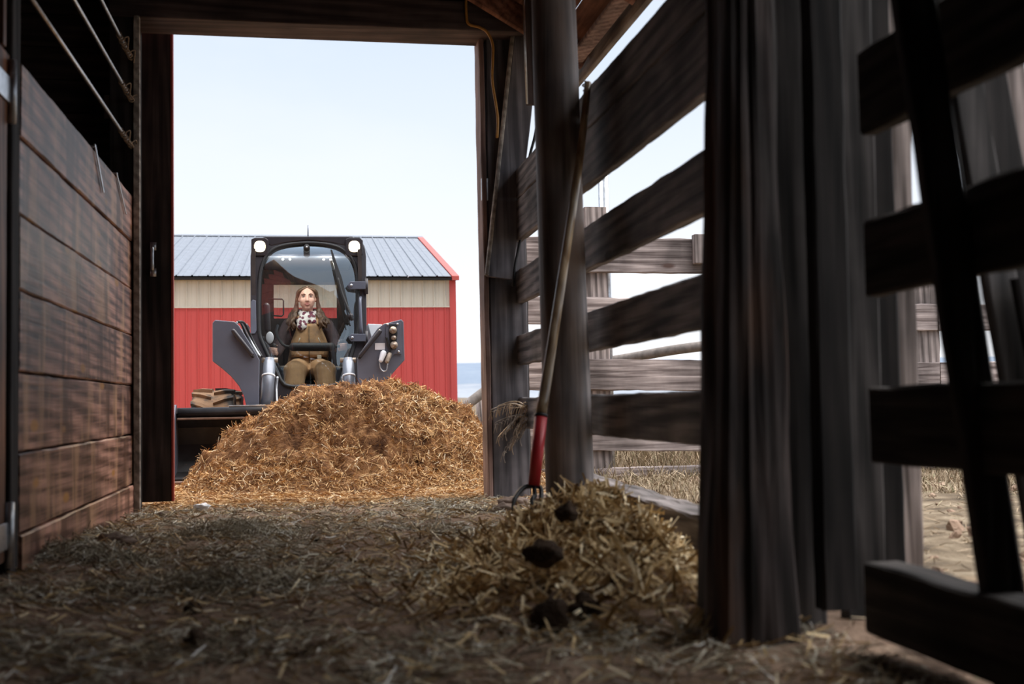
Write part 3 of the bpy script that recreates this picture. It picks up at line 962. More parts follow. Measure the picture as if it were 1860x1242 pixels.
gp0, gp1 = fl(1000, 884, 0.03), fl(1760, 880, 0.03)
rough_board((gp0.x - 0.2, 8.62, 0.05), (6.6, 8.3, 0.05), (0, 0, 1), 0.07, 0.12, 401, 0.006).build('ground_rail', M['grey_wood'], None, label='low grey board lying in the dry grass along the corral fence', cat='board')
sp_e = empty('sloping_pole', (3.5, 12, 0), label='pale round pole sloping up beyond the corral fence', cat='pole')
r0, r1 = at(1130, 652, 12.5), at(1330, 622, 11.5)
MB().tube(spline([r0 - (r1 - r0) * 0.5, r0, (r0 + r1) / 2 + Vector((0, 0, 0.015)), r1, r1 + (r1 - r0) * 0.6]), 0.055, 10).build('pole', M['log'], sp_e, True)
for q in (-0.4, 1.4):
    p = r0.lerp(r1, q)
    MB().tube([(p.x, p.y + 0.11, -0.1), (p.x, p.y + 0.11, p.z + 0.1)], 0.06, 10).build('stake', M['grey_post'], sp_e, True)
r0, r1 = at(836, 744, 17), at(884, 708, 17)
rp = empty('round_rail', (r1.x, 17, 0), label='grey round rail propped on a stub post beside the red barn', cat='rail')
MB().tube([(r0.x - 0.6, 17, r0.z - 0.42), tuple(r0), tuple(r1), (r1.x + 0.9, 17, r1.z + 0.55)], 0.075, 10).build('rail', M['log'], rp, True)
MB().tube([(at(872, 740, 17.2).x, 17.2, -0.1), (at(872, 740, 17.2).x, 17.2, at(872, 718, 17.2).z)], 0.06, 10).build('stub_post', M['grey_post'], rp, True)

# ------------------------------------------------------------------ round pole, fork and other things along the aisle
pc = at(1029, 700, 5.0)
rad = 0.108
vs, fs = [], []
n_, m_ = 60, 28
for i in range(n_ + 1):
    z = -0.1 + 3.15 * i / n_
    r = rad * (1.02 - 0.035 * z)
    for k_ in range(m_):
        a = 2 * math.pi * k_ / m_
        g = 0.004 * noise.noise(Vector((math.cos(a) * 2, math.sin(a) * 2, z * 1.2)))
        vs.append((pc.x + (r + g) * math.cos(a) - 0.014 * z + 0.01, 5.0 + (r + g) * math.sin(a), z))
for i in range(n_):
    for k_ in range(m_):
        fs.append((i * m_ + k_, i * m_ + (k_ + 1) % m_, (i + 1) * m_ + (k_ + 1) % m_, (i + 1) * m_ + k_))
fs.append(tuple(n_ * m_ + k_ for k_ in range(m_)))
mb = MB(); mb.add(vs, fs)
mb.build('round_pole', M['pole_wood'], None, True, label='thick round dark pole with orange scuffs at its foot behind the fork', cat='pole')

fk = empty('cultivator_fork', (0.9, 4.6, 0.15), label='long handled fork with a red socket leaning on the round pole', cat='fork')
M['fork_handle'] = wood('pale_ash_handle', (0.30, 0.20, 0.12), (0.55, 0.42, 0.28), 'Z', 0.28, 40, 8, bump=0.05, spec=0.7)
M['fork_red'] = plain('red_fork_socket', (0.42, 0.022, 0.03), 0.4, 0.1, 0.15, 15)
f_top, f_mid, f_red, f_end = at(1068, 150, 4.92), at(1032, 430, 4.78), at(983, 752, 4.62), at(970, 882, 4.56)
hpts = spline([f_top, (at(1054, 280, 4.86)), f_mid, at(1005, 610, 4.69), f_red], 6)
hr = [0.0155 + 0.0075 * i / (len(hpts) - 1) for i in range(len(hpts))]
MB().tube(hpts, hr, 14).build('handle', M['fork_handle'], fk, True)
MB().tube([f_red, f_red + (f_end - f_red) * 0.04], 0.0275, 14).build('black_collar', M['black_iron'], fk, True)
MB().tube([f_red + (f_end - f_red) * 0.04, f_end], [0.0265, 0.024], 14).build('red_socket', M['fork_red'], fk, True)
for dx, s_ in ((-28, -1), (6, 0), (22, 1)):
    a = f_end
    b = at(968 + dx * 0.62, 886 if s_ else 900, 4.56 - 0.02 * (s_ == 0))
    c = at(962 + dx * 0.95, 905, 4.50)
    d = at(958 + dx, 928, 4.46)
    MB().tube(spline([a, b, c, d], 7), [0.010] * 15 + [0.010 - 0.0011 * q for q in range(7)], 8).build('tine', M['black_iron'], fk, True)

# leaning boards by the near slats
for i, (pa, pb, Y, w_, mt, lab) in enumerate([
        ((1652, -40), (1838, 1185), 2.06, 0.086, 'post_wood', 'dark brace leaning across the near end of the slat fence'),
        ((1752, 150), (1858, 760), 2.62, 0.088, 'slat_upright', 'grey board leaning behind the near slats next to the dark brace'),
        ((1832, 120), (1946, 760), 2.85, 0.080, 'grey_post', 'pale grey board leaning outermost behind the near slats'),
        ((1800, 150), (1912, 760), 2.75, 0.085, 'shaded_wood', 'black board leaning between the two grey boards behind the near slats'),
        ((1878, 500), (1925, 760), 2.55, 0.12, 'shaded_wood', 'wide black board leaning at the nearest end behind the slats')]):
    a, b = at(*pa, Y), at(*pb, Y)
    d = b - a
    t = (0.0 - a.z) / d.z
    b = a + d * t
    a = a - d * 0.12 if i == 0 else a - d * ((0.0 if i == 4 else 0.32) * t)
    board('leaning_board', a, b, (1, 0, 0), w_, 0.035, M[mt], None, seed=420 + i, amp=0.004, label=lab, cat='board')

# timber lying along the foot of the fence
s0, s1 = fl(1073, 892, 0.22), fl(1275, 1000, 0.12)
tb = rough_board((1.42, 6.2, 0.14), (1.44, 3.2, 0.09), (0, 0, 1), 0.16, 0.15, 430, 0.012)
tb.build('sill_timber', M['sill_wood'], None, label='grey weathered timber lying at the foot of the slat fence', cat='timber')
st0, st1 = fl(1650, 1150, 0.03), fl(1775, 1215, 0.03)
MB().tube(spline([st0, st0 * 0.5 + st1 * 0.5 + Vector((0, 0, 0.01)), st1]), [0.014] * 7 + [0.012] * 6, 8).build('pale_stick', M['fascia_wood'], None, True, label='pale bare stick on the ground under the lowest near slat', cat='stick')

# hanging steel channel, cables
c0, c1 = at(955, 190, 6.6), at(974, 190, 6.6)
ztop = at(955, -60, 6.6).z
ch = empty('steel_channel', (c0.x, 6.6, c0.z), label='shiny steel channel hanging beside the round pole', cat='channel')
for xq in (c0.x + 0.004, c1.x - 0.004):
    MB().tube([(xq, 6.58, c0.z), (xq - 0.01, 6.58, ztop)], 0.006, 8).build('flange', M['galv'], ch, True)
MB().prism([(c0.x + 0.004, 6.59, c0.z), (c1.x - 0.004, 6.59, c0.z), (c1.x - 0.014, 6.59, ztop), (c0.x - 0.006, 6.59, ztop)], (0, 0.03, 0)).build('web', M['dark_door'], ch)
yc_pts = [at(*p, 6.85) for p in ((846, -20), (847, 28), (852, 44), (872, 50), (886, 60), (895, 82), (895, 110), (894, 145), (900, 185), (904, 215), (903, 250))]
MB().tube(spline(yc_pts, 5), 0.0085, 8).build('yellow_cable', M['yellow_cable'], None, True, label='ochre yellow cable hanging from the header over the door post', cat='cable')
bc = [at(*p, 6.93) for p in ((980, 150), (979, 195), (972, 245), (961, 290), (953, 360), (946, 430), (936, 480), (932, 520))]
MB().tube(spline(bc, 5), 0.009, 8).build('black_cable', M['black_iron'], None, True, label='thin black cable running down beside the diagonal brace', cat='cable')
cq = [at(*p, 5.02) for p in ((1058, 145), (1066, 150), (1058, 155), (1067, 160), (1059, 165))]
MB().tube(spline(cq, 5), 0.004, 6).build('wire_coil', M['rod'], None, True, label='small coil of wire twisted round the pole by the fork top', cat='wire')

# three rods above the stall wall, tied with twine
for i, (z, ye) in enumerate(((2.135, 6.86), (2.41, 6.88), (2.65, 6.80))):
    rd = empty('stall_rod', (-1.0, 5.0, z), group='steel rods above the stall wall',
               label=('lowest', 'middle', 'topmost')[i] + ' of the three steel rods strung above the stall wall', cat='rod')
    MB().tube([(-1.0, 3.2, z), (-1.0, ye, z)], 0.0095, 10).build('rod', M['rod'], rd, True)
    tw = MB()
    for q in range(9):
        yy = ye - 0.40 + q * 0.05
        R_ = 0.011 + 0.006 * random.random()
        tw.tube([(-1.0 + R_ * math.cos(t), yy + 0.03 * t / 6, z + R_ * math.sin(t)) for t in np.linspace(0, 6.3, 9)], 0.004, 6)
    for q in range(3):
        tw.tube(spline([(-1.0, ye - 0.3 + 0.12 * q, z), (-0.97, ye - 0.26 + 0.12 * q, z + 0.03 * (-1) ** q), (-0.985, ye - 0.2 + 0.12 * q, z - 0.025)]), 0.004, 6)
    tw.build('twine_lashing', M['twine'], rd, True)
    MB().tube([(-1.0, ye - 0.02, z), (-1.0, ye + 0.10, z), (-0.985, ye + 0.14, z + 0.02)], 0.006, 6).build('rod_end', M['twine'], rd, True)

for i, (pa, pb) in enumerate((((171, 262), (187, 350)), ((211, 316), (228, 389)))):
    def onx(px, py, X):
        d = ROT @ Vector((px - W / 2, -(py - H / 2), -FPX)); k2 = X / d.x
        return Vector((X, d.y * k2, CAMZ + d.z * k2))
    a, b = onx(*pa, -0.992), onx(*pb, -0.992)
    hk = MB()
    dv = (b - a)
    hk.prism([a + Vector((0, -0.012, 0)), a + Vector((0, 0.012, 0)), b + Vector((0, 0.012, 0)), b + Vector((0, -0.012, 0))], (0.006, 0, 0))
    hk.box((-1.06, a.y - 0.012, 1.853), (-0.986, a.y + 0.012, 1.859))
    hk.build('hanging_strap', M['galv'], None, bevel=0.001, label=('steel strap hooked over the stall wall farther from the doorway', 'steel strap hooked over the stall wall nearer the doorway')[i], cat='strap', group='straps over the stall wall')

pn = MB()
a, b = at(189, 172, 7.13), at(213, 216, 7.13)
pn.box((a.x, 7.135, b.z), (b.x, 7.142, a.z)); pn.build('paper_note', M['paper'], None, label='dim faded paper pinned inside the stall behind the rods', cat='paper')

# ------------------------------------------------------------------ skid steer loader
M['charcoal'] = plain('charcoal_machine_paint', (0.130, 0.140, 0.180), 0.42, 0.25, 0.08, 6, dirt=(0.17, 0.14, 0.12), dirt_scale=9, dirt_lo=0.66)
M['charcoal_lite'] = plain('blue_grey_cylinder_paint', (0.20, 0.215, 0.25), 0.32, 0.4, 0.08, 6)
M['cab_black'] = plain('black_cab_paint', (0.035, 0.031, 0.036), 0.4, 0.1, 0.1, 8)
M['rubber'] = plain('black_rubber', (0.014, 0.014, 0.015), 0.6, 0, 0.2, 30)
M['muddy_tyre'] = plain('muddy_tyre', (0.055, 0.05, 0.047), 0.85, 0, 0.3, 18, bump=0.6, dirt=(0.30, 0.175, 0.095), dirt_scale=7, dirt_lo=0.42)
M['bucket_steel'] = plain('worn_black_bucket', (0.035, 0.033, 0.034), 0.42, 0.5, 0.3, 10, dirt=(0.20, 0.12, 0.08), dirt_scale=26, dirt_lo=0.70)
M['bucket_edge'] = plain('scraped_bucket_edge', (0.24, 0.15, 0.11), 0.5, 0.4, 0.3, 12)
M['white_part'] = plain('white_paint', (0.75, 0.76, 0.80), 0.5, 0, 0.05, 10)
M['brass'] = plain('dirty_coupler_metal', (0.36, 0.29, 0.23), 0.45, 0.6, 0.3, 30)
M['liner'] = plain('dark_cab_lining', (0.040, 0.030, 0.028), 0.8, 0, 0.2, 14)
M['seat_cloth'] = plain('black_seat_vinyl', (0.022, 0.02, 0.022), 0.6, 0, 0.2, 14)
m_, n_, l_, b_ = new_mat('lit_lamp_lens')
b_.inputs['Emission Color'].default_value = (1.0, 0.80, 0.50, 1)
b_.inputs['Emission Strength'].default_value = 5.5
b_.inputs['Base Color'].default_value = (0.9, 0.85, 0.7, 1)
M['lamp_lens'] = m_
m_, n_, l_, b_ = new_mat('cab_glass')
n_.remove(b_)
go = n_.new('ShaderNodeBsdfGlossy'); go.inputs['Roughness'].default_value = 0.0
go.inputs['Color'].default_value = (0.85, 0.95, 1.0, 1)
tr = n_.new('ShaderNodeBsdfTransparent'); tr.inputs['Color'].default_value = (0.86, 0.90, 0.90, 1)
fr = n_.new('ShaderNodeFresnel'); fr.inputs['IOR'].default_value = 2.3
mxs = n_.new('ShaderNodeMixShader')
l_.new(fr.outputs[0], mxs.inputs[0]); l_.new(tr.outputs[0], mxs.inputs[1]); l_.new(go.outputs[0], mxs.inputs[2])
l_.new(mxs.outputs[0], n_['Material Output'].inputs['Surface'])
M['glass'] = m_
M['clear_glass'] = m_.copy(); M['clear_glass'].name = 'clear_window_glass'
for nd in M['clear_glass'].node_tree.nodes:
    if nd.type == 'FRESNEL': nd.inputs['IOR'].default_value = 1.45
    if nd.type == 'BSDF_TRANSPARENT': nd.inputs['Color'].default_value = (0.95, 0.96, 0.96, 1)

m_, n_, l_, b_ = new_mat('fill_lamp_lens')
b_.inputs['Emission Color'].default_value = (1.0, 0.96, 0.9, 1); b_.inputs['Emission Strength'].default_value = 0.8
M['fill_lens'] = m_  # glow for the added cab fill lamps
LC = at(560, 738, 10.45)
ld = empty('skid_steer_loader', (LC.x, 11.0, 0), label='charcoal skid steer loader with lit work lamps and a raised glass cab', cat='loader')
CX = LC.x
YC = 10.45


def yf(py):
    return YC + max(0.0, (705 - py)) / 270 * 0.24


def radial(poly, c, n=96):
    """Radius of a closed pixel polygon seen from c, sampled by angle."""
    out = []
    for k in range(n):
        a = 2 * math.pi * k / n
        dx, dy = math.cos(a), math.sin(a)
        best = 0
        for i in range(len(poly)):
            x1, y1 = poly[i][0] - c[0], poly[i][1] - c[1]
            x2, y2 = poly[(i + 1) % len(poly)][0] - c[0], poly[(i + 1) % len(poly)][1] - c[1]
            ex, ey = x2 - x1, y2 - y1
            den = dx * ey - dy * ex
            if abs(den) < 1e-9: continue
            t = (x1 * ey - y1 * ex) / den
            u = (x1 * dy - y1 * dx) / den
            if t > 0 and -1e-6 <= u <= 1 + 1e-6: best = max(best, t)
        out.append((c[0] + dx * best, c[1] + dy * best))
    return out


outer_px = [(484, 429), (637, 429), (655, 436), (662, 446), (665, 462), (666, 600), (665, 640), (642, 742), (482, 742), (458, 640), (455, 600), (455, 462), (458, 446), (466, 436)]
inner_px = [(p.x, p.y) for p in chaikin([Vector(q) for q in [(487, 457), (512, 445), (560, 440), (608, 445), (634, 460), (648, 486), (651, 520), (651, 605), (626, 686), (612, 702), (522, 704), (508, 690), (474, 618), (470, 600), (470, 520), (473, 486)]], 2)]
c_px = (560, 570)
ro, ri = radial(outer_px, c_px), radial(inner_px, c_px)
O3 = [at(x_, y_, yf(y_)) for x_, y_ in ro]
I3 = [at(x_, y_, yf(y_)) for x_, y_ in ri]
MB().ring(O3, I3, (0, 0.09, 0)).build('cab_front_frame', M['cab_black'], ld, bevel=0.006)
# windscreen: gently bulging pane
vs, fs = [], []
rings_ = [1.0, 0.9, 0.75, 0.55, 0.3, 0.0]
cn = at(c_px[0], c_px[1], yf(c_px[1]))
NN = len(ri)
for r in rings_[:-1]:
    for p in I3:
        q = cn + (p - cn) * r
        q.y += 0.02 - 0.055 * (1 - r * r)
        vs.append(q)
vs.append(cn + Vector((0, -0.035, 0)))
for i in range(len(rings_) - 2):
    for k in range(NN):
        j = (k + 1) % NN
        fs.append((i * NN + k, i * NN + j, (i + 1) * NN + j, (i + 1) * NN + k))
for k in range(NN):
    fs.append(((len(rings_) - 2) * NN + k, (len(rings_) - 2) * NN + (k + 1) % NN, len(vs) - 1))
mb = MB(); mb.add(vs, fs)
ws_ = mb.build('windscreen', M['glass'], ld, True)
MB().tube([p + Vector((0, 0.0, 0)) for p in I3], 0.017, 8, closed=True).build('window_gasket', M['rubber'], ws_, True)
kn = at(557, 450, yf(450) - 0.050)
MB().tube([kn + Vector((0, -0.03, 0)), kn + Vector((0, 0.12, 0))], [0.030, 0.030], 16).build('wiper_knob', M['rubber'], ws_, True)
MB().ball(kn + Vector((0, -0.03, 0.003)), 0.010, 10, 6).build('bolt', M['galv'], ws_, True)

# roof, pillars, walls of the cab
top_px = [(484, 429), (637, 429), (655, 436), (662, 446), (665, 464), (455, 464), (458, 446), (466, 436)]
MB().prism([at(x_, y_, yf(y_) + 0.06) for x_, y_ in top_px], (0, 1.25, 0)).build('cab_roof', M['cab_black'], ld, bevel=0.012)
vx = [at(484, 430, 10.45), at(637, 430, 10.45)]
MB().prism([at(x_, y_, yf(435) - 0.012) for x_, y_ in ((481, 429), (640, 429), (648, 434), (630, 447), (600, 440), (560, 436), (520, 440), (492, 447), (473, 434))], (0, 0.10, 0)).build('visor', M['cab_black'], ld, bevel=0.008)
XI = 0.50
for s_ in (-1, 1):
    x0 = CX + s_ * XI
    lo, hi = min(x0, x0 - s_ * 0.035), max(x0, x0 - s_ * 0.035)
    sp = MB()
    sp.box((lo, 10.60, 0.75), (hi, 11.80, 1.28)).box((lo, 10.60, 1.92), (hi, 11.80, 2.05)).box((lo, 11.62, 1.28), (hi, 11.80, 1.92)).box((lo, 10.60, 1.28), (hi, 10.74, 1.92))
    sp.build('cab_side', M['liner'], ld)
    MB().box(((lo + hi) / 2 - 0.003, 10.72, 1.26), ((lo + hi) / 2 + 0.003, 11.64, 1.94)).build('side_window', M['clear_glass'], ld)
ra, rb = at(497, 517, 11.8), at(612, 578, 11.8)
rw = MB()
rw.box((CX - XI, 11.78, 0.75), (ra.x, 11.82, 2.05)).box((rb.x, 11.78, 0.75), (CX + XI, 11.82, 2.05)).box((ra.x, 11.78, ra.z), (rb.x, 11.82, 2.05)).box((ra.x, 11.78, 0.75), (rb.x, 11.82, rb.z))
rw.build('cab_rear_wall', M['liner'], ld)
MB().box((ra.x - 0.01, 11.74, rb.z - 0.02), (rb.x + 0.01, 11.746, ra.z + 0.02), Euler((math.radians(14), 0, 0)).to_matrix()).build('rear_window', M['clear_glass'], ld)
MB().box((CX - XI, 10.7, 0.70), (CX + XI, 11.8, 0.75)).build('cab_floor', M['liner'], ld)
MB().box((CX - 0.42, 10.75, 1.99), (CX + 0.42, 11.75, 2.03)).build('headliner', M['charcoal_lite'], ld, bevel=0.01)
# added row of small fill lamps under the headliner, lighting the driver
for px_ in (514, 527, 588, 601):
    p = at(px_, 505, 10.80)
    dl = MB().ball((p.x, 10.76, 1.975), (0.012, 0.012, 0.010), 12, 8).build('fill_lamp', M['fill_lens'], ld, True)
    dd = bpy.data.lights.new('driver_fill_light', 'POINT'); dd.energy = 2.8; dd.color = (1.0, 0.95, 0.88); dd.shadow_soft_size = 0.03
    do = bpy.data.objects.new('driver_fill_light', dd); COL.objects.link(do); do.location = (p.x, 10.70, 1.91)
# chassis and engine hood
MB().box((CX - 0.55, 10.55, 0.22), (CX + 0.55, 12.6, 0.80)).build('chassis', M['charcoal'], ld, bevel=0.03)
MB().prism([(CX - 0.46, 11.85, 0.80), (CX - 0.46, 12.75, 0.80), (CX - 0.46, 12.75, 1.1), (CX - 0.46, 12.2, 1.32), (CX - 0.46, 11.85, 1.32)], (0.92, 0, 0)).build('engine_hood', M['cab_black'], ld, bevel=0.03)
fp = [at(x_, y_, 10.52) for x_, y_ in ((492, 640), (520, 706), (612, 706), (632, 640), (645, 760), (478, 760))]
MB().prism(fp, (0, 0.05, 0)).build('front_panel', M['charcoal_lite'], ld, bevel=0.006)

# lamps
for px_ in (472, 643.5):
    c = at(px_, 448, yf(448) - 0.01)
    hs = MB()
    sq = [(-16, -14), (-9, -17), (10, -17), (16, -12), (16, 13), (12, 17), (-13, 17), (-16, 13)]
    hs.prism([at(px_ + a * 0.98, 448 + b * 0.98, yf(448) - 0.03) for a, b in sq], (0, 0.16, 0))
    lamp = hs.build('work_lamp', M['cab_black'], ld, bevel=0.006)
    lq = chaikin([at(px_ + a, 447.5 + b, yf(448) - 0.035) for a, b in ((-10, -10), (10, -10), (10, 10), (-10, 10))], 2)
    MB().prism(lq, (0, 0.03, 0)).build('lamp_lens', M['lamp_lens'], lamp)
    sd = bpy.data.lights.new('work_lamp_beam', 'SPOT')
    sd.energy = 90; sd.color = (1.0, 0.66, 0.34); sd.spot_size = math.radians(58); sd.spot_blend = 0.6; sd.shadow_soft_size = 0.05
    so = bpy.data.objects.new('work_lamp_beam', sd); COL.objects.link(so)
    so.location = c + Vector((0, -0.08, 0))
    so.rotation_euler = (Vector((0.2, 8.1, 0.0)) - so.location).to_track_quat('-Z', 'Y').to_euler()
MB().tube([at(559.5, 430, 11.4), at(559.5, 409, 11.4)], 0.006, 6).build('antenna', M['charcoal_lite'], ld, True)

# wiper
wp = MB().tube(spline([at(640, 582, yf(582) - 0.090), at(636, 570, yf(570) - 0.100), at(622, 535, yf(535) - 0.090), at(614, 505, yf(505) - 0.080)]), [0.016] * 6 + [0.012] * 13, 8).build('wiper_arm', M['rubber'], ld, True)
MB().prism([at(x_, y_, yf(y_) - 0.09) for x_, y_ in ((600, 453), (603, 453), (622, 508), (633, 555), (628, 556), (613, 512))], (0, 0.02, 0)).build('wiper_blade', M['rubber'], wp)
MB().tube([at(637, 574, yf(574) - 0.110), at(637, 574, yf(574) - -0.010)], 0.026, 14).build('wiper_motor', M['cab_black'], wp, True)
MB().tube(spline([at(622, 530, yf(530) - 0.080), at(628, 556, yf(556) - 0.090), at(636, 592, yf(592) - 0.090)]), 0.006, 6).build('washer_hose', M['rubber'], wp, True)
# door hinges and grab rail
for (xa, xb, yy) in ((631, 664, 518), (633, 664, 613)):
    hp_ = [*[at(qx, qy, yf(yy) - 0.06) for qx, qy in ((xa, yy), (xa + 5, yy - 7), (xb, yy - 7), (xb, yy + 7), (xa + 5, yy + 7))]]
    h = MB().prism(hp_, (0, 0.03, 0)).build('door_hinge', M['charcoal'], ld, bevel=0.004)
    MB().ball(at(xa + 7, yy, yf(yy) - 0.065), (0.014, 0.010, 0.014), 10, 6).build('hinge_bolt', M['galv'], h, True)
    MB().tube([at(xb + 1, yy - 12, yf(yy) - 0.03), at(xb + 1, yy + 16, yf(yy) - 0.03)], 0.020, 10).build('hinge_pin', M['cab_black'], h, True)
MB().tube(spline([at(655, 540, yf(540) - 0.030), at(654, 548, yf(548) - 0.070), at(655, 575, yf(575) - 0.080), at(656, 598, yf(598) - 0.070), at(657, 606, yf(606) - 0.030)]), 0.014, 8).build('grab_rail', M['charcoal'], ld, True)
MB().prism([at(x_, y_, yf(y_) - 0.01) for x_, y_ in ((456, 548), (459, 544), (465, 546), (466, 600), (463, 606), (456, 606))], (0, 0.06, 0)).build('door_latch_cover', M['charcoal'], ld, bevel=0.004)

# inside: seat, lap bar, levers, mirror
seat = MB()
seat.box((CX - 0.25, 10.95, 0.76), (CX + 0.25, 11.42, 0.86))
seat.build('seat_cushion', M['seat_cloth'], ld, bevel=0.03)
MB().box((CX - 0.24, 11.36, 0.84), (CX + 0.24, 11.47, 1.36)).build('seat_back', M['seat_cloth'], ld, bevel=0.04)
lb0, lb1 = at(533, 630, 10.66), at(602, 630, 10.66)
MB().capsule(lb0, lb1, 0.040, 0.040).build('lap_bar_pad', M['rubber'], ld, True)
for s_, p in ((-1, lb0), (1, lb1)):
    MB().tube(spline([p, p + Vector((s_ * 0.09, 0.05, 0.02)), p + Vector((s_ * 0.16, 0.35, 0.15)), p + Vector((s_ * 0.16, 0.75, 0.25))]), 0.014, 8).build('lap_bar_arm', M['rubber'], ld, True)
JL, JR = at(498, 641, 10.72), at(621, 633, 10.72)
for p in (JL, JR):
    j = MB().tube([(p.x, p.y + 0.03, 0.75), (p.x, p.y + 0.02, p.z - 0.06), tuple(p + Vector((0, 0, -0.05)))], 0.012, 8).build('control_lever', M['rubber'], ld, True)
    MB().capsule(p + Vector((0, 0, -0.05)), p + Vector((0, -0.005, 0.065)), 0.021, 0.025).build('lever_grip', M['rubber'], j, True)
mr0 = [at(x_, y_, 10.80) for x_, y_ in ((486, 543), (512, 543), (515, 546), (515, 571), (512, 574), (494, 573))]
MB().tube(mr0, 0.007, 8).build('mirror_frame', M['rubber'], ld, True)
MB().capsule(at(484, 556, 10.62), at(486, 598, 10.62), 0.032, 0.030).build('grab_handle', M['cab_black'], ld, True)
MB().ball(at(490, 613, 10.60), (0.036, 0.012, 0.055), 16, 10).build('bright_spot', M['white_part'], ld, True)  # white blob painted as a bright reflection inside the cab

# lift arm ends beside the cab
YA = 9.98
left_px = [(386, 586), (391, 581), (426, 584), (434, 591), (466, 643), (471, 653), (470, 745), (449, 745), (443, 719), (434, 701), (420, 684), (403, 669), (386, 656)]
right_px = [(697, 588), (729, 580), (733, 584), (735, 654), (722, 668), (710, 682), (701, 697), (694, 720), (692, 745), (650, 745), (650, 649), (656, 638), (686, 596)]
for s_, poly in ((-1, left_px), (1, right_px)):
    arm = MB().prism([at(x_, y_, YA) for x_, y_ in poly], (0, 0.07, 0)).build('lift_arm', M['charcoal'], ld, bevel=0.006)
    ca = sum((at(x_, y_, YA) for x_, y_ in poly), Vector()) / len(poly)
    MB().prism([(ca.x - 0.06, YA + 0.07, 1.18), (ca.x - 0.06, 12.3, 1.30), (ca.x - 0.06, 12.3, 1.02), (ca.x - 0.06, YA + 0.07, 0.90)], (0.12, 0, 0)).build('arm_beam', M['charcoal'], arm, bevel=0.01)
    g0, g1 = ((424, 601), (457, 643)) if s_ < 0 else ((690, 602), (655, 645))
    MB().capsule(at(*g0, YA - 0.03), at(*g1, YA - 0.03), 0.019, 0.019).build('grab_bar', M['cab_black'], arm, True)
    MB().capsule(at(g0[0] - 2 * s_, g0[1] + 3, YA), at(g1[0] - 2 * s_, g1[1] + 4, YA), 0.015, 0.015).build('bar_slot', M['rubber'], arm, True)
    # tilt cylinder
    t0, t1 = ((490, 652), (483, 750)) if s_ < 0 else ((632, 652), (637, 750))
    p0, p1 = at(*t0, 10.22), at(*t1, 10.02)
    cy = MB().tube([p0, p0 + (p1 - p0) * 0.06, p0 + (p1 - p0) * 0.07, p1], [0.045, 0.047, 0.053, 0.056], 20).build('tilt_cylinder', M['charcoal_lite'], ld, True)
    q = p0 + (p1 - p0) * 0.31
    MB().tube([q, q + (p1 - p0) * 0.03], 0.058, 20).build('white_band', M['white_part'], cy, True)
    MB().tube([p0 + Vector((-0.07, 0, -0.01)), p0 + Vector((0.07, 0, -0.01))], 0.022, 10).build('pivot_pin', M['brass'], cy, True)
    xs_ = 504 if s_ < 0 else 622
    MB().tube(spline([at(xs_, 684, 10.16), at(xs_ + s_ * 2, 705, 10.14), at(xs_ + s_ * 1, 735, 10.08)]), 0.011, 8).build('steel_line', M['galv'], cy, True)
# tower behind with pale inner faces
wg = [at(x_, y_, 11.2) for x_, y_ in ((668, 588), (694, 589), (694, 612), (676, 618))]
MB().prism(wg, (0, 0.6, 0)).build('pale_tower_plate', M['white_part'], ld, bevel=0.005)
wg = [at(x_, y_, 11.2) for x_, y_ in ((449, 587), (441, 591), (436, 610), (446, 616))]
MB().prism(wg, (0, 0.6, 0)).build('pale_tower_plate', M['white_part'], ld, bevel=0.005)
for k in range(3):
    MB().tube(spline([at(428 + 2 * k, 588 - k * 2, 10.1), at(437 + 3 * k, 586, 10.2), at(445 + 4 * k, 605, 10.3), at(455 + 4 * k, 625, 10.3), at(470 + 3 * k, 648, 10.2)]), 0.010, 8).build('hydraulic_hose', (M['rubber'], M['galv'], M['rubber'])[k], ld, True)
# coupler block on the other arm
cb_ = MB().prism([at(x_, y_, YA - 0.015) for x_, y_ in ((702, 588), (728, 586), (729, 643), (716, 643), (702, 660), (701, 600))], (0, 0.015, 0)).build('coupler_plate', M['charcoal'], ld, bevel=0.002)
MB().prism([at(x_, y_, YA - 0.02) for x_, y_ in ((707, 589), (720, 589), (722, 605), (719, 634), (709, 634), (706, 605))], (0, 0.006, 0)).build('coupler_recess', M['rubber'], cb_)
for (x_, y_, r) in ((713.5, 600, 0.032), (714.5, 614, 0.022), (715, 627, 0.033)):
    p = at(x_, y_, YA)
    cp = MB().tube([p, p + Vector((0, -0.05, 0)), p + Vector((0, -0.055, 0)), p + Vector((0, -0.085, 0))], [r, r, r * 0.62, r * 0.55], 16).build('hydraulic_coupler', M['brass'], cb_, True)
for (x_, y_) in ((704, 589), (722, 588.5), (724, 638.5)):
    MB().ball(at(x_, y_, YA - 0.02), (0.011, 0.008, 0.011), 10, 6).build('bolt', M['galv'], cb_, True)
la, lb = at(681, 623, YA - 0.004), at(699.5, 635, YA - 0.004)
MB().box((la.x, YA - 0.006, lb.z), (lb.x, YA - 0.001, la.z)).build('white_decal', M['white_part'], ld)
for i, (x_, y_) in enumerate(((694, 648), (705, 650))):
    p = at(x_, y_, YA - 0.03)
    cn_ = MB().capsule(p + Vector((0.012, 0, 0.03)), p + Vector((-0.012, -0.02, -0.03)), 0.028 if i == 0 else 0.022, 0.020).build('electric_plug', M['white_part'] if i == 0 else M['brass'], ld, True)
MB().tube(spline([at(*p, YA - 0.03) for p in ((689, 658), (691, 668), (696, 674), (702, 672), (704, 660))]), 0.006, 6).build('plug_chain', M['galv'], ld, True)
MB().tube(spline([at(*p, YA - 0.03) for p in ((702, 612), (705, 624), (708, 637), (699, 643))]), 0.011, 6).build('plug_cable', M['rubber'], ld, True)

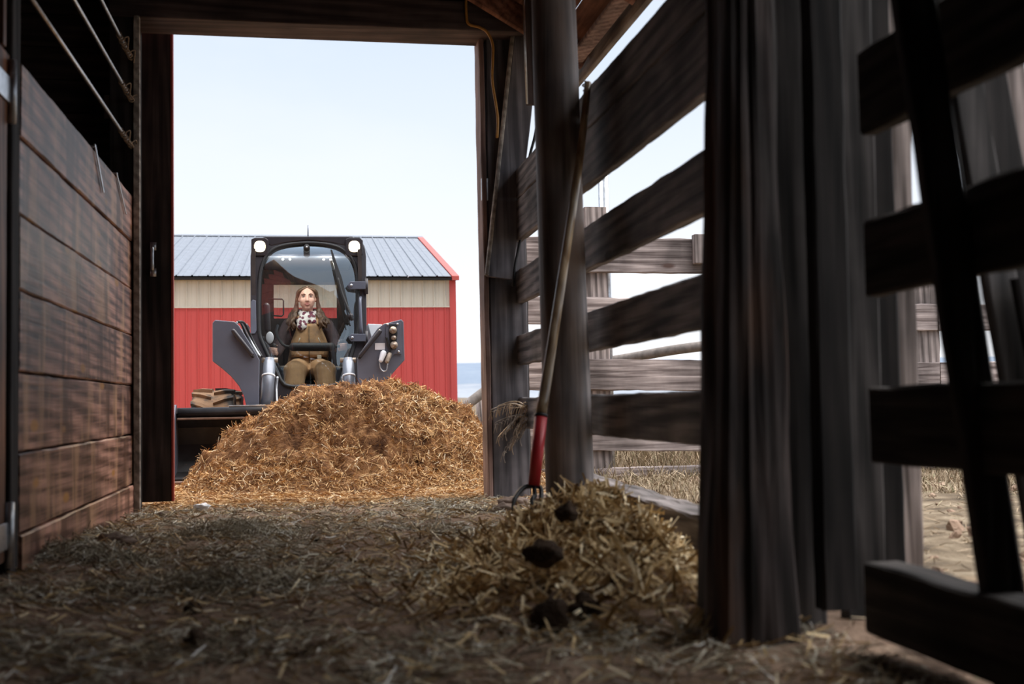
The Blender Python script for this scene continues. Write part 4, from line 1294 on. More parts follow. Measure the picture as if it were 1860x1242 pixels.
# wheels
def wheel(x0, x1, yc, zc, r):
    cxm = (x0 + x1) / 2
    hw = (x1 - x0) / 2
    prof = [(-hw * 0.9, r * 0.55), (-hw, r * 0.72), (-hw * 0.97, r * 0.90), (-hw * 0.82, r * 0.965), (0, r * 0.985), (hw * 0.82, r * 0.965), (hw * 0.97, r * 0.90), (hw, r * 0.72), (hw * 0.9, r * 0.55)]
    n = 40
    vs, fs = [], []
    for a_, rr in prof:
        vs += [(cxm + a_, yc + rr * math.cos(2 * math.pi * k / n), zc + rr * math.sin(2 * math.pi * k / n)) for k in range(n)]
    for i in range(len(prof) - 1):
        for k in range(n):
            fs.append((i * n + k, i * n + (k + 1) % n, (i + 1) * n + (k + 1) % n, (i + 1) * n + k))
    mb = MB(); mb.add(vs, fs)
    ty = mb.build('tyre', M['muddy_tyre'], ld, True)
    tb_ = MB()
    for k in range(16):
        for s2 in (-1, 1):
            a = 2 * math.pi * (k + (0.5 if s2 > 0 else 0)) / 16
            # slanted lug from the shoulder towards the middle
            pts = []
            for u, da in ((0.98, 0.0), (0.55, 0.10), (0.06, 0.22)):
                for wv in (-0.045, 0.045):
                    rr = r * (0.97 if u > 0.9 else 1.0)
                    aa = a + da + wv
                    pts.append((cxm + s2 * hw * u, yc + (r * 0.94) * math.cos(aa), zc + (r * 0.94) * math.sin(aa)))
                    pts.append((cxm + s2 * hw * u, yc + (rr + 0.022) * math.cos(aa), zc + (rr + 0.022) * math.sin(aa)))
            tb_.add(pts, [(0, 1, 3, 2), (1, 5, 7, 3), (5, 9, 11, 7), (0, 4, 5, 1), (4, 8, 9, 5), (2, 3, 7, 6), (6, 7, 11, 10), (8, 10, 11, 9)])
    tb_.build('tread', M['muddy_tyre'], ty)
    MB().tube([(cxm - hw * 0.8, yc, zc), (cxm + hw * 0.8, yc, zc)], r * 0.56, 24).build('wheel_rim', M['charcoal_lite'], ty, True)


tx0, tx1 = at(350, 715, 10.72).x, at(427, 715, 10.72).x
for x0, x1 in ((tx0, tx1), (2 * CX - tx1, 2 * CX - tx0)):
    wheel(x0, x1, 10.75, 0.385, 0.375)
    wheel(x0, x1, 11.95, 0.385, 0.375)
for s_ in (-1, 1):
    for y_ in (10.75, 11.95):
        MB().tube([(CX + s_ * 0.5, y_, 0.385), (CX + s_ * 0.75, y_, 0.385)], 0.09, 14).build('axle', M['cab_black'], ld, True)

# bucket
bx0, bx1 = at(313, 745, 9.45).x, 2 * CX - at(313, 745, 9.45).x
bk = MB()
prof = [(9.18, 0.035), (9.60, 0.03), (9.78, 0.06), (9.88, 0.16), (9.91, 0.30), (9.88, 0.44), (9.80, 0.535), (9.72, 0.56)]
inn = [(y_ + 0.0, z_ + 0.02) if z_ < 0.08 else (y_ - 0.02, z_) for y_, z_ in prof]
poly = [(bx0, y_, z_) for y_, z_ in prof] + [(bx0, y_, z_) for y_, z_ in reversed(inn)]
# build the curved shell strip by strip
nP = len(prof)
vs = [(bx0, *p) for p in prof] + [(bx0, *p) for p in inn] + [(bx1, *p) for p in prof] + [(bx1, *p) for p in inn]
fs = []
for i in range(nP - 1):
    fs += [(i, i + 1, 2 * nP + i + 1, 2 * nP + i), (nP + i, 3 * nP + i, 3 * nP + i + 1, nP + i + 1), (i, nP + i, nP + i + 1, i + 1), (2 * nP + i, 2 * nP + i + 1, 3 * nP + i + 1, 3 * nP + i)]
fs += [(0, 2 * nP, 3 * nP, nP), (nP - 1, 2 * nP - 1, 4 * nP - 1, 3 * nP - 1)]
mb = MB(); mb.add(vs, fs)
bkt = mb.build('bucket', M['bucket_steel'], ld)
pz = at(390, 748, 9.72).z
MB().tube([(bx0 + 0.01, 9.74, pz), (bx1 - 0.01, 9.74, pz)], 0.038, 16).build('bucket_top_tube', M['bucket_steel'], bkt, True)
MB().box((bx0 + 0.01, 9.68, pz - 0.062), (bx1 - 0.01, 9.76, pz - 0.045)).build('bucket_top_lip', M['bucket_edge'], bkt, bevel=0.003)
MB().box((at(416, 738, 9.78).x, 9.74, pz + 0.038), (2 * CX - at(416, 738, 9.78).x, 9.90, pz + 0.052)).build('step_plate', M['galv'], bkt, bevel=0.003)
for x_ in (bx0 - 0.02, bx1):
    sp = [(x_, 9.20, 0.02), (x_, 9.62, 0.015), (x_, 9.84, 0.06), (x_, 9.93, 0.25), (x_, 9.90, 0.48), (x_, 9.84, pz + 0.01), (x_, 9.76, pz + 0.065), (x_, 9.70, pz + 0.06), (x_, 9.63, pz - 0.02), (x_, 9.35, 0.16)]
    MB().prism(sp, (0.02, 0, 0)).build('bucket_side', M['charcoal'], bkt, bevel=0.003)
MB().box((bx0 - 0.02, 9.08, 0.015), (bx1 + 0.02, 9.26, 0.04)).build('cutting_edge', M['bucket_edge'], bkt, bevel=0.005)

# ------------------------------------------------------------------ the driver
M['skin'] = plain('fair_skin', (0.66, 0.40, 0.31), 0.5, 0, 0.08, 30)
M['lips'] = plain('lips', (0.52, 0.22, 0.19), 0.45, 0, 0.08, 30)
M['brow'] = plain('brown_brows', (0.10, 0.055, 0.035), 0.8, 0, 0.1, 30)
M['eye'] = plain('eye_white', (0.70, 0.68, 0.66), 0.3, 0, 0.04, 30)
M['iris'] = plain('grey_blue_iris', (0.05, 0.06, 0.07), 0.2, 0, 0.1, 30)
M['hair'] = plain('brown_wavy_hair', (0.105, 0.058, 0.032), 0.45, 0, 0.5, 26, bump=0.7)
M['duck_canvas'] = plain('tan_work_canvas', (0.47, 0.275, 0.135), 0.85, 0, 0.14, 16, bump=0.3, dirt=(0.33, 0.21, 0.125), dirt_scale=7, dirt_lo=0.56)
M['jacket'] = plain('dark_maroon_jacket', (0.050, 0.030, 0.033), 0.8, 0, 0.25, 18, bump=0.3)
M['zip'] = plain('dark_zip', (0.05, 0.035, 0.02), 0.5, 0.3)
M['pocket_zip'] = plain('pale_zip', (0.62, 0.58, 0.48), 0.5, 0.3)
m_, n_, l_, b_ = new_mat('floral_scarf')
tc = n_.new('ShaderNodeTexCoord'); vo = n_.new('ShaderNodeTexVoronoi'); vo.inputs['Scale'].default_value = 30
l_.new(tc.outputs['Object'], vo.inputs['Vector'])
rr_ = ramp_node(n_, [(0.0, (0.45, 0.04, 0.06)), (0.18, (0.16, 0.03, 0.06)), (0.47, (0.14, 0.04, 0.07)), (0.53, (0.80, 0.76, 0.72)), (1.0, (0.86, 0.83, 0.80))])
l_.new(vo.outputs['Distance'], rr_.inputs[0]); l_.new(rr_.outputs[0], b_.inputs['Base Color']); b_.inputs['Roughness'].default_value = 0.7
M['scarf'] = m_

HD = at(558, 542, 11.05)          # head centre
SH = [at(526, 591, 11.16), at(592, 591, 11.16)]
EL = [at(507, 628, 11.08), at(611, 626, 11.08)]
HN = [JL + Vector((-0.005, -0.005, 0.012)), JR + Vector((0.005, -0.005, 0.012))]
WR = [HN[i] + Vector(((0.02 if i == 0 else -0.02), 0.10, -0.015)) for i in (0, 1)]
HP = [at(544, 672, 11.16), at(576, 672, 11.16)]
KN = [at(536, 674, 10.74), at(590, 674, 10.74)]
AN = [KN[0] + Vector((-0.01, -0.04, -0.16)), KN[1] + Vector((0.01, -0.04, -0.16))]
px0 = (HP[0] + HP[1]) / 2
MX = (SH[0].x + SH[1].x) / 2
zS, zP = SH[0].z, px0.z
pe = empty('person', (px0.x, 11.16, 0.86), label='seated driver in tan overalls, dark jacket and floral scarf behind the cab glass', cat='person')


def torso(g):
    return [(px0.x, 11.17, zP - 0.10, 0.10 + g, 0.08 + g), (px0.x, 11.16, zP - 0.06, 0.165 + g, 0.125 + g), (px0.x, 11.16, zP + 0.05, 0.175 + g, 0.13 + g),
            (px0.x, 11.16, zP + 0.17, 0.150 + g, 0.12 + g), (MX, 11.15, zS - 0.16, 0.160 + g, 0.125 + g), (MX, 11.15, zS - 0.06, 0.165 + g, 0.115 + g),
            (MX, 11.16, zS + 0.01, 0.130 + g, 0.085 + g), (MX, 11.15, zS + 0.045, 0.070 + g, 0.06 + g)]


bd = MB()
bd.loft(torso(0), 22)
bd.capsule((MX, 11.13, zS), HD + Vector((0, 0.02, -0.07)), 0.056, 0.052)
# head: skull, jaw, cheeks, nose, brow, ears
bd.ball(HD + Vector((0, 0.012, 0.028)), (0.079, 0.094, 0.090), 22, 14)
bd.ball(HD + Vector((0, -0.012, -0.030)), (0.070, 0.076, 0.080), 22, 14)
bd.ball(HD + Vector((0, -0.052, -0.092)), (0.026, 0.022, 0.020), 14, 9)
for s_ in (-1, 1):
    bd.ball(HD + Vector((s_ * 0.040, -0.050, -0.022)), (0.030, 0.026, 0.030), 14, 9)
    bd.ball(HD + Vector((s_ * 0.080, 0.010, -0.005)), (0.010, 0.020, 0.030), 10, 8)
    bd.ball(HD + Vector((s_ * 0.030, -0.072, 0.034)), (0.026, 0.012, 0.010), 12, 8)
bd.capsule(HD + Vector((0, -0.080, 0.020)), HD + Vector((0, -0.100, -0.026)), 0.009, 0.014, 10)
for s_ in (-1, 1):
    bd.ball(HD + Vector((s_ * 0.012, -0.090, -0.030)), (0.010, 0.010, 0.008), 10, 7)
# arms, hands, legs
for i in (0, 1):
    s_ = -1 if i == 0 else 1
    bd.capsule(SH[i], EL[i], 0.052, 0.042)
    bd.capsule(EL[i], WR[i], 0.042, 0.028)
    bd.capsule(HP[i], KN[i], 0.085, 0.062)
    bd.capsule(KN[i], AN[i], 0.062, 0.05)
    h = HN[i]
    bd.capsule(WR[i], h + Vector((-s_ * 0.0, 0.045, 0.0)), 0.027, 0.034)
    bd.ball(h + Vector((s_ * 0.030, 0.012, 0.0)), (0.017, 0.040, 0.042), 14, 9)
    for f, dz in enumerate((0.030, 0.011, -0.008, -0.026)):
        L_ = (0.92, 1.0, 0.95, 0.8)[f]
        k0 = h + Vector((s_ * 0.036, -0.020, dz))
        k1 = h + Vector((s_ * 0.020, -0.044 * L_, dz + 0.001))
        k2 = h + Vector((-s_ * 0.014, -0.045 * L_, dz - 0.002))
        k3 = h + Vector((-s_ * 0.032, -0.024, dz - 0.003))
        bd.capsule(k0, k1, 0.0095, 0.009, 8); bd.capsule(k1, k2, 0.009, 0.0085, 8); bd.capsule(k2, k3, 0.0085, 0.0075, 8)
    bd.capsule(h + Vector((s_ * 0.02, 0.03, 0.03)), h + Vector((-s_ * 0.018, 0.020, 0.055)), 0.012, 0.010, 8)
    bd.capsule(h + Vector((-s_ * 0.018, 0.020, 0.055)), h + Vector((-s_ * 0.030, -0.012, 0.056)), 0.010, 0.008, 8)
remeshed(bd, 'body', M['skin'], pe, 0.006, 3)
# face details
for s_ in (-1, 1):
    e0 = HD + Vector((s_ * 0.033, -0.0745, 0.014))
    ey = MB().ball(e0, (0.0130, 0.008, 0.0050), 14, 9).build('eye', M['eye'], pe, True)
    MB().ball(e0 + Vector((0, -0.0055, 0)), (0.0062, 0.0035, 0.0062), 12, 8).build('iris', M['iris'], ey, True)
    MB().tube(spline([e0 + Vector((-0.015, -0.002, 0.001)), e0 + Vector((0, -0.008, 0.0075)), e0 + Vector((0.015, -0.001, 0.001))]), 0.0022, 6).build('eyelid', M['brow'], ey, True)
    MB().tube(spline([HD + Vector((s_ * 0.015, -0.086, 0.032)), HD + Vector((s_ * 0.034, -0.085, 0.037)), HD + Vector((s_ * 0.054, -0.068, 0.031))]), 0.0032, 6).build('eyebrow', M['brow'], pe, True)
MB().tube(spline([HD + Vector((-0.025, -0.078, -0.061)), HD + Vector((-0.009, -0.088, -0.056)), HD + Vector((0.009, -0.088, -0.056)), HD + Vector((0.025, -0.078, -0.061))]), [0.002] + [0.0048] * 17 + [0.002], 8).build('lips', M['lips'], pe, True)
MB().tube(spline([HD + Vector((-0.020, -0.079, -0.064)), HD + Vector((0, -0.086, -0.068)), HD + Vector((0.020, -0.079, -0.064))]), [0.002] + [0.0050] * 11 + [0.002], 8).build('lower_lip', M['lips'], pe, True)

# hair: cap from a side parting and long wavy locks to the chest
hr_ = MB()
jit = lambda s: Vector((random.uniform(-s, s), random.uniform(-s, s), random.uniform(-s, s)))
for s_ in (-1, 1):
    for k in range(20):
        t = k / 19.0                                   # 0 at the hairline, 1 at the back of the head
        yo = -0.062 + 0.150 * t
        top = HD + Vector((s_ * 0.004, -0.040 + 0.11 * t, 0.112 - 0.022 * abs(t - 0.45)))
        tmp = HD + Vector((s_ * (0.070 + 0.014 * min(1, t * 3)), yo + 0.014, 0.070))
        ear = HD + Vector((s_ * (0.094 + 0.004 * math.sin(3.1 * t)), max(-0.020, yo) + 0.022, 0.005))
        nk = HD + Vector((s_ * (0.100 + 0.012 * t), max(-0.010, yo) + 0.020, -0.080)) + jit(0.006)
        lo1 = HD + Vector((s_ * (0.118 + 0.035 * t), -0.018 + 0.09 * t, -0.155)) + jit(0.012)
        lo2 = HD + Vector((s_ * (0.112 + 0.070 * t * random.random() + 0.02), -0.070 + 0.14 * t, -0.220)) + jit(0.014)
        lo3 = HD + Vector((s_ * (0.105 + 0.080 * random.random()), -0.085 + 0.15 * t, -0.275 - 0.04 * random.random())) + jit(0.016)
        pts = spline([top, tmp, ear, nk, lo1, lo2, lo3], 7)
        w = [q + Vector((0.010 * math.sin(i * 0.62 + k), 0.008 * math.cos(i * 0.6 + k * 2), 0)) * min(1, max(0, (i - 18) / 8)) for i, q in enumerate(pts)]
        hr_.tube(w, [0.010] + [0.0125] * 12 + [0.0145] * (len(w) - 19) + [0.014, 0.013, 0.011, 0.009, 0.006, 0.003], 8)
hr_.ball(HD + Vector((0, 0.036, 0.034)), (0.086, 0.084, 0.084), 20, 12)
remeshed(hr_, 'hair', M['hair'], pe, 0.005, 1)

# jacket
jk = MB()
jk.loft([(a, b, c, rx + 0.018, ry + 0.016) for a, b, c, rx, ry in torso(0)[2:]], 22)
jk.ball((MX, 11.16, zS + 0.03), (0.098, 0.085, 0.050), 18, 10)
for i in (0, 1):
    jk.capsule(SH[i] + Vector((0, 0, -0.005)), EL[i], 0.078, 0.066)
    jk.capsule(EL[i], EL[i] + (WR[i] - EL[i]) * 0.95, 0.066, 0.045)
remeshed(jk, 'jacket', M['jacket'], pe, 0.010, 4)
# overalls
ov = MB()
ov.loft([(a, b, c, rx + 0.030, ry + 0.028) for a, b, c, rx, ry in torso(0)[:4]] + [(px0.x, 11.155, zP + 0.24, 0.165, 0.145)], 22)
for i in (0, 1):
    ov.capsule(HP[i] + Vector((0, 0, 0.01)), KN[i], 0.118, 0.098)
    ov.ball(KN[i] + Vector((0, 0.01, 0.0)), (0.112, 0.115, 0.10), 16, 10)
    ov.capsule(KN[i], AN[i] + Vector((0, 0, 0.02)), 0.104, 0.095)
ovo = remeshed(ov, 'overalls', M['duck_canvas'], pe, 0.011, 3)
# curved bib over the chest
vs, fs = [], []
nu, nv = 14, 10
zb0, zb1 = zP + 0.12, zS + 0.005
for j in range(nv + 1):
    t = j / nv
    z = zb0 + (zb1 - zb0) * t
    hw = 0.185 - 0.070 * smooth01((t - 0.25) / 0.75)
    for i in range(nu + 1):
        u = -1 + 2 * i / nu
        xx = MX + 0.012 + hw * u
        ry = 0.170 - 0.018 * t + 0.006 * noise.noise(Vector((u * 3, t * 5, 1)))
        yy = 11.15 - ry * math.sqrt(max(0.02, 1 - (hw * u / 0.215) ** 2)) - 0.004
        vs.append((xx, yy, z))
for j in range(nv):
    for i in range(nu):
        a = j * (nu + 1) + i
        fs.append((a, a + 1, a + nu + 2, a + nu + 1))
mb = MB(); mb.add(vs, fs)
bib = mb.build('bib', M['duck_canvas'], ovo, True)
sd_ = bib.modifiers.new('solid', 'SOLIDIFY'); sd_.thickness = 0.008; sd_.offset = 1
MB().tube([(MX + 0.010, 10.968, zP + 0.06), (MX + 0.010, 10.962, zP + 0.2), (MX + 0.010, 10.974, zS - 0.02)], 0.0035, 6).build('front_zip', M['zip'], ovo, True)
for s_ in (-1, 1):
    MB().tube([(MX + 0.012 + s_ * 0.085, 10.975, zS - 0.13), (MX + 0.012 + s_ * 0.108, 10.985, zS - 0.19)], 0.0045, 6).build('pocket_zip', M['pocket_zip'], ovo, True)
    MB().tube(spline([(MX + 0.012 + s_ * 0.085, 11.0, zS - 0.005), (MX + s_ * 0.09, 11.06, zS + 0.07), (MX + s_ * 0.08, 11.18, zS + 0.085), (MX + s_ * 0.08, 11.30, zS - 0.02)]), 0.016, 8).build('strap', M['duck_canvas'], ovo, True)
MB().box((MX + 0.085, 10.972, zP + 0.10), (MX + 0.125, 10.985, zP + 0.135)).build('sewn_patch', M['pocket_zip'], ovo, bevel=0.003)
# scarf: loop round the neck and a draped bib over the chest
sc_ = MB()
loop = [(MX + 0.085 * math.cos(a), 11.12 + 0.075 * math.sin(a), HD.z - 0.132 + 0.020 * math.sin(a)) for a in np.linspace(0, 2 * math.pi, 24, endpoint=False)]
sc_.tube(loop, 0.032, 10, closed=True)
for dx, dz, r in ((-0.030, -0.185, 0.055), (-0.050, -0.225, 0.060), (-0.055, -0.265, 0.052), (0.035, -0.190, 0.045), (0.050, -0.225, 0.035), (-0.005, -0.20, 0.04)):
    sc_.ball((MX + dx, 11.030 - 0.012 * (dz < -0.2) - 0.02 * (dz < -0.24), HD.z + dz), (r, 0.030, r * 0.9), 16, 10)
remeshed(sc_, 'scarf', M['scarf'], pe, 0.006, 3)

# ------------------------------------------------------------------ manure heap in front of the bucket
def interp(xs_, ys_, x):
    return float(np.interp(x, xs_, ys_))


YH = 8.85
crest_px = [(318, 893), (335, 880), (352, 858), (370, 840), (395, 815), (420, 792), (445, 772), (470, 755), (485, 740), (500, 729), (530, 717), (560, 709), (590, 703), (620, 699), (660, 698), (700, 698), (730, 704), (760, 713), (790, 724), (820, 736), (850, 748), (866, 762), (880, 790), (900, 830)]
cx_ = [at(a, b, YH).x for a, b in crest_px] + [1.95]
cz_ = [at(a, b, YH).z for a, b in crest_px] + [0.0]


def heap_z(x, y):
    h = max(0.0, interp(cx_, cz_, x)) if cx_[0] < x < cx_[-1] else 0.0
    if y < YH:
        yb = 7.75 + 0.35 * max(0, -x) + 0.12 * nz(x, 0, 2.0, 5)
        t = (y - yb) / (YH - yb)
        g = smooth01(t) * 0.55 + 0.45 * max(0, min(1, t)) ** 1.6
        ledge = 0.05 * math.sin(max(0, min(1, t)) * 9.0 + x * 2.0 + 2 * nz(x, y, 1.5, 2)) * (1 - abs(2 * t - 1)) if 0 < t < 1 else 0
    else:
        t = (y - YH) / 1.0
        g = 1 - 0.55 * smooth01(t)
        if t > 0.9: g *= max(0, 1 - (t - 0.9) / 0.2)
        ledge = 0
    n = 0.06 * nz(x, y, 3.1, 6) + 0.05 * nz(x, y, 7, 9) + 0.035 * nz(x, y, 15, 12) + 0.018 * nz(x, y, 31, 15) + 0.09 * (abs(nz(x, y + 0.6 * x, 5.2, 44)) - 0.2) + 0.05 * (abs(nz(x, y, 12, 51)) - 0.2)
    return h * g + (n * 1.0 + ledge) * min(1, h * g * 5) + 0.004


hp_x = np.linspace(cx_[0] - 0.05, cx_[-1] + 0.05, 300)
hp_y = np.linspace(7.6, 9.80, 220)
heap_e = empty('manure_heap', (0.45, 8.7, 0), label='big heap of brown manure and golden straw in front of the loader bucket', cat='heap')
link('heap_body', grid_mesh('heap_body', hp_x, hp_y, heap_z), M['manure'], heap_e)
n = 42000
x = rng.uniform(cx_[0], cx_[-1], n); y = rng.uniform(7.7, 9.55, n)
P, N = surf(heap_z, x, y)
k = P[:, 2] > 0.02
P, N = P[k], N[k]
# clumpy coverage: strands thin out over the dark manure patches
keep = np.array([rng.random() < 0.12 + 1.3 * max(0, 0.30 + nz(p[0], p[1] + p[2], 3.2, 40)) + (0.5 if p[0] > 0.95 else 0) for p in P])
P, N = P[keep], N[keep]
P[:, 2] += rng.uniform(-0.006, 0.012, len(P))
strands('heap_straw', P, N, 0.085, 0.0042, M['heap_straw'], heap_e, 0.45, 0.35, kind='stuff')
n = 5200
x = rng.uniform(0.6, cx_[-1], n); y = rng.uniform(7.8, 9.3, n)
P, N = surf(heap_z, x, y); P[:, 2] += 0.006
strands('dry_straw', P, N, 0.095, 0.0045, M['straw'], heap_e, 0.4, 0.3, kind='stuff')
# straw spread over the yard between doorway and heap
n = 17000
x = rng.uniform(-1.7, 2.0, n); y = rng.uniform(6.75, 9.3, n)
k = rng.random(n) < np.clip((y - 6.7) / 0.5, 0.05, 1)
x, y = x[k], y[k]
P, N = surf(lambda a, b: max(yard_z(a, b) if b > YD else floor_z(a, b), heap_z(a, b) if b > 7.6 else -1), x, y)
k = P[:, 2] < 0.22
P, N = P[k], N[k]; P[:, 2] += rng.uniform(0.0, 0.018, len(P))
strands('yard_straw', P, N, 0.085, 0.0045, M['straw'], None, 0.18, 0.3, label='golden straw scattered over the threshold in front of the heap', cat='straw', kind='stuff')

# ------------------------------------------------------------------ bedding pile inside, against the slats
def pile_z(x, y):
    g = 0.27 * math.exp(-((x - 1.10) / (0.36 if x < 1.10 else 0.19)) ** 2 - ((y - 4.25) / 0.62) ** 2) + 0.10 * math.exp(-((x - 0.88) / 0.45) ** 2 - ((y - 3.35) / 0.5) ** 2)
    return max(floor_z(x, y) - 0.02, g * (1 + 0.25 * nz(x, y, 6, 3)) + 0.018 * nz(x, y, 13, 5) - 0.03)


bp_ = empty('bedding_pile', (1.0, 4.0, 0), label='low pile of soiled straw bedding against the slat fence', cat='pile')
link('pile_body', grid_mesh('pile_body', np.linspace(0.2, 1.36, 80), np.linspace(2.75, 5.6, 140), pile_z), M['floor_dirt'], bp_)
n = 6500
x = rng.normal(1.0, 0.36, n); y = rng.normal(3.95, 0.62, n)
k = (x < 1.29) & (x > 0.2) & (y > 2.7) & (y < 5.6)
P, N = surf(pile_z, x[k], y[k])
P[:, 2] += rng.uniform(-0.004, 0.022, len(P))
strands('pile_straw', P, N, 0.15, 0.0105, M['pale_straw'], bp_, 0.5, 0.35, kind='stuff')

# ------------------------------------------------------------------ hay litter over the aisle floor
n = 34000
yy = rng.uniform(2.1, 7.1, n); xx = rng.uniform(-1.0, 1.3, n)
dens = np.array([0.16 + 1.9 * max(0, 0.12 + nz(a, b, 1.9, 17)) for a, b in zip(xx, yy)])
k = rng.random(n) < dens
P, N = surf(floor_z, xx[k], yy[k])
P[:, 2] += np.abs(rng.normal(0.006, 0.010, len(P)))
strands('hay_litter', P, N, 0.085, 0.0040, M['hay'], None, 0.22, 0.4, label='grey green hay litter strewn over the aisle floor', cat='hay', kind='stuff')
n = 2600
yy = rng.uniform(2.1, 7.0, n); xx = rng.uniform(-1.0, 1.3, n)
P, N = surf(floor_z, xx, yy); P[:, 2] += rng.uniform(0.005, 0.02, n)
strands('pale_straw_litter', P, N, 0.10, 0.0062, M['pale_straw'], None, 0.3, 0.35, label='pale straw stalks scattered among the hay on the floor', cat='straw', kind='stuff')
# raised tufts of hay
for i, (px_, py_, r, hh, lab) in enumerate(((420, 975, 0.30, 0.085, 'small tuft of grey hay on the floor near the doorway'), (400, 1065, 0.34, 0.06, 'flattened clump of hay in the middle of the aisle'), (150, 1030, 0.30, 0.07, 'hay drifted against the foot of the stall wall'))):
    c = fl(px_, py_)
    def tz(a, b, c=c, r=r, hh=hh):
        return floor_z(a, b) + hh * math.exp(-((a - c.x) / r) ** 2 * 1.6 - ((b - c.y) / (r * 0.6)) ** 2 * 1.6)
    n = 1500
    x = np.clip(rng.normal(c.x, r * 0.6, n), -0.985, 1.25); y = rng.normal(c.y, r * 0.38, n)
    P, N = surf(tz, x, y); P[:, 2] *= rng.uniform(0.3, 1.0, n)
    strands('hay_tuft', P, N, 0.10, 0.0032, M['hay'], None, 0.35, 0.5, label=lab, cat='hay', group='hay tufts on the aisle floor', kind='stuff')

# ------------------------------------------------------------------ clods, stones and scraps on the floor
def lump(name, c, r, seed, mat, **kw):
    bm = bmesh.new()
    bmesh.ops.create_icosphere(bm, subdivisions=3, radius=1)
    for v in bm.verts:
        d = 1 + 0.5 * noise.noise(v.co * 1.5 + Vector((seed, 0, 0))) + 0.32 * noise.noise(v.co * 3.7 + Vector((0, seed, 0)))
        v.co = Vector((v.co.x * r[0], v.co.y * r[1], v.co.z * r[2])) * d + Vector(c)
    m = bpy.data.meshes.new(name); bm.to_mesh(m); bm.free()
    return link(name, m, mat, None, True, **kw)


G = 'clods and stones on the aisle floor'
for i, (px_, py_, z, r, mat, nm, lab) in enumerate((
        (1005, 1135, 0.02, (0.06, 0.055, 0.065), 'clod', 'dung_clod', 'large black dung clod in front of the bedding pile'),
        (1062, 1118, 0.02, (0.05, 0.045, 0.05), 'clod', 'dung_clod', 'dark clod lying right beside the large black clod'),
        (985, 1010, 0.155, (0.055, 0.05, 0.042), 'clod', 'dung_clod', 'dark dung clod halfway up the bedding pile'),
        (1030, 935, 0.25, (0.04, 0.04, 0.035), 'clod', 'dung_clod', 'dark clod at the top of the bedding pile below the round pole'),
        (512, 1064, 0.0, (0.05, 0.04, 0.028), 'clod', 'dung_clod', 'dark clod at the end of the flattened hay clump mid aisle'),
        (350, 1115, 0.0, (0.032, 0.03, 0.03), 'clod', 'dung_clod', 'small upright dark clod near the stall wall side of the aisle'),
        (352, 1168, 0.0, (0.034, 0.03, 0.028), 'clod', 'dung_clod', 'lowest dark clod at the front of the aisle floor'),
        (297, 994, 0.0, (0.038, 0.032, 0.024), 'clod', 'dung_clod', 'dark round clod on the bare floor short of the hay tuft'),
        (308, 955, 0.0, (0.034, 0.03, 0.022), 'clod', 'dung_clod', 'small brown clod just inside the doorway by the stall wall'),
        (292, 938, 0.0, (0.05, 0.035, 0.024), 'stone', 'stone', 'brown stone at the end of the stall wall by the sliding door'),
        (205, 985, 0.03, (0.10, 0.07, 0.035), 'stone', 'stone', 'flat dusty stone at the foot of the stall wall'),
        (262, 985, 0.01, (0.07, 0.05, 0.03), 'stone', 'stone', 'rounded dusty stone beside the flat stone by the stall wall'),
        (572, 983, 0.0, (0.028, 0.024, 0.016), 'clod', 'dung_clod', 'tiny dark clod alone on bare dirt near the doorway'))):
    p = fl(px_, py_, z)
    lump(nm, (p.x, p.y, z + r[2] * 0.2), tuple(q * 0.85 for q in r), i * 3.7, M[mat], label=lab, cat='clod' if nm == 'dung_clod' else 'stone', group=G)
p = fl(366, 931)
lump('white_scrap', (p.x, p.y, 0.03), (0.045, 0.03, 0.022), 91, M['white_part'], label='crumpled white scrap lying on the floor at the doorway', cat='scrap')
# broken earth at the right foreground and by the post foot
for i, (px_, py_, r) in enumerate(((915, 925, 0.07), (930, 912, 0.09), (985, 905, 0.06))):
    p = fl(px_, py_, 0.03) if i else fl(px_, py_, 0.02)
    lump('stone', (p.x, p.y, 0.02), (r, r * 0.7, r * 0.5), 50 + i, M['stone'], label=('dusty stone at the door post beside the fork tines', 'larger dusty stone behind the fork tines', 'grey stone between fork tines and round pole')[i], cat='stone', group=G)

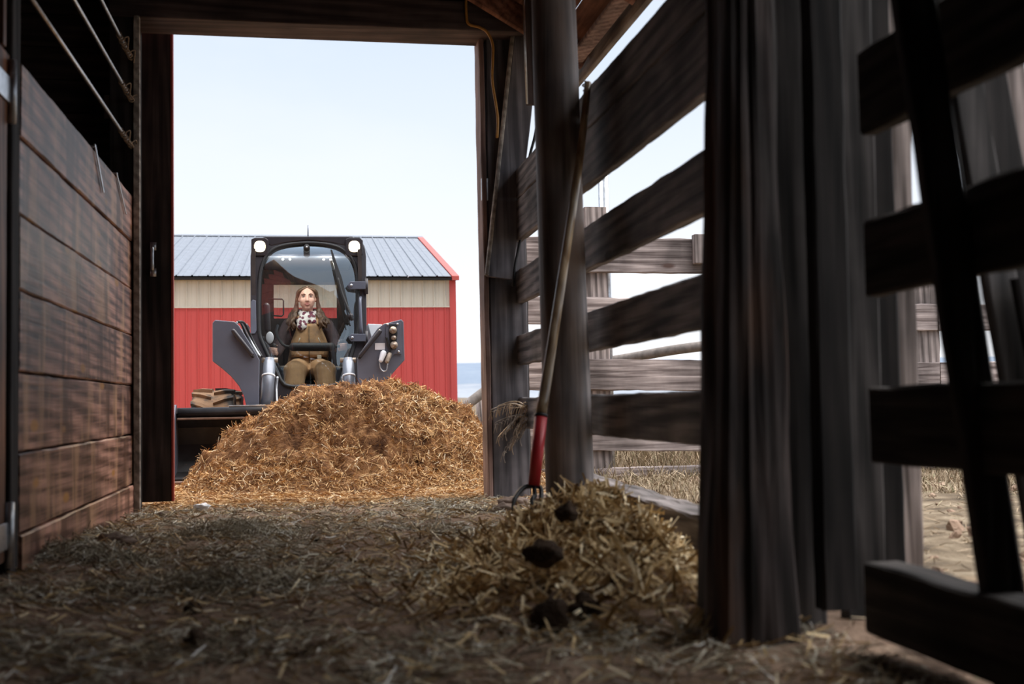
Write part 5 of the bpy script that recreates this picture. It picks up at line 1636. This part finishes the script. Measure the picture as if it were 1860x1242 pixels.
# trodden soil lumps and straw outside the slats
n = 4200
x = rng.uniform(1.35, 5.6, n); y = rng.uniform(2.2, 8.6, n)
P, N = surf(yard_z, x, y); P[:, 2] += rng.uniform(0, 0.015, n)
strands('pen_straw', P, N, 0.07, 0.0038, M['dry_grass'], None, 0.25, 0.35, label='trampled straw on the muddy pen floor beyond the slats', cat='straw', kind='stuff')
cl = MB()
for i in range(260):
    x_, y_ = random.uniform(1.4, 5.5), random.uniform(2.0, 7.9)
    r = random.uniform(0.02, 0.07)
    cl.ball((x_, y_, yard_z(x_, y_) - r * 0.1), (r, r * random.uniform(0.5, 1), r * random.uniform(0.3, 0.55)), 6, 4, Euler((random.random(), random.random(), random.random() * 6)).to_matrix())
cl.build('mud_lumps', M['floor_dirt'], None, False, label='trodden mud lumps covering the pen floor beyond the slats', cat='mud', kind='stuff')

# dry grass beyond and around the corral fence
n = 15000
x = rng.uniform(1.6, 8.5, n); y = rng.uniform(8.3, 13.0, n)
P, N = surf(yard_z, x, y, 0.05)
hgt = np.where(y > 8.75, 0.34, 0.12)
strands('dry_grass', P, N, hgt, 0.006, M['dry_grass'], None, upright=True, bend=0.8, label='tall dry tan grass growing along the corral fence', cat='grass', kind='stuff')
n = 9000
x = rng.uniform(1.5, 6.5, n); y = rng.uniform(6.2, 8.6, n)
P, N = surf(yard_z, x, y, 0.05)
strands('short_grass', P, N, 0.07, 0.005, M['dry_grass'], None, upright=True, bend=1.2, label='short grazed grass in the pen before the corral fence', cat='grass', kind='stuff')

# dried weed caught on the door post
wd_e = empty('dried_weed', tuple(at(960, 790, 6.75)), label='dried curling weed caught on the door post above the fork', cat='weed')
root = at(985, 770, 6.75)
for i, (tx, ty) in enumerate(((892, 752), (900, 775), (905, 745), (918, 790), (925, 742), (938, 785), (950, 740), (915, 830), (930, 815), (945, 800), (905, 800))):
    tip = at(tx, ty, 6.75 + random.uniform(-0.08, 0.05))
    mid = (root + tip) / 2 + Vector((0, random.uniform(-0.04, 0.04), 0.05 + 0.05 * random.random()))
    stem = MB().tube(spline([root, mid, tip + Vector((0.01, 0, 0.03)), tip, tip + Vector((0.008, 0, -0.035))], 5), [0.0035] * 12 + [0.0028] * 9, 6)
    for q in range(7):
        b0 = mid.lerp(tip, q / 7)
        stem.tube(spline([b0, b0 + Vector((-0.02, random.uniform(-0.02, 0.02), 0.005)), b0 + Vector((-0.035, random.uniform(-0.02, 0.02), -0.03 - 0.03 * random.random()))], 4), 0.0022, 5)
    stem.build('weed_stem', M['fascia_wood'] if i % 2 else M['fork_handle'], wd_e, True)
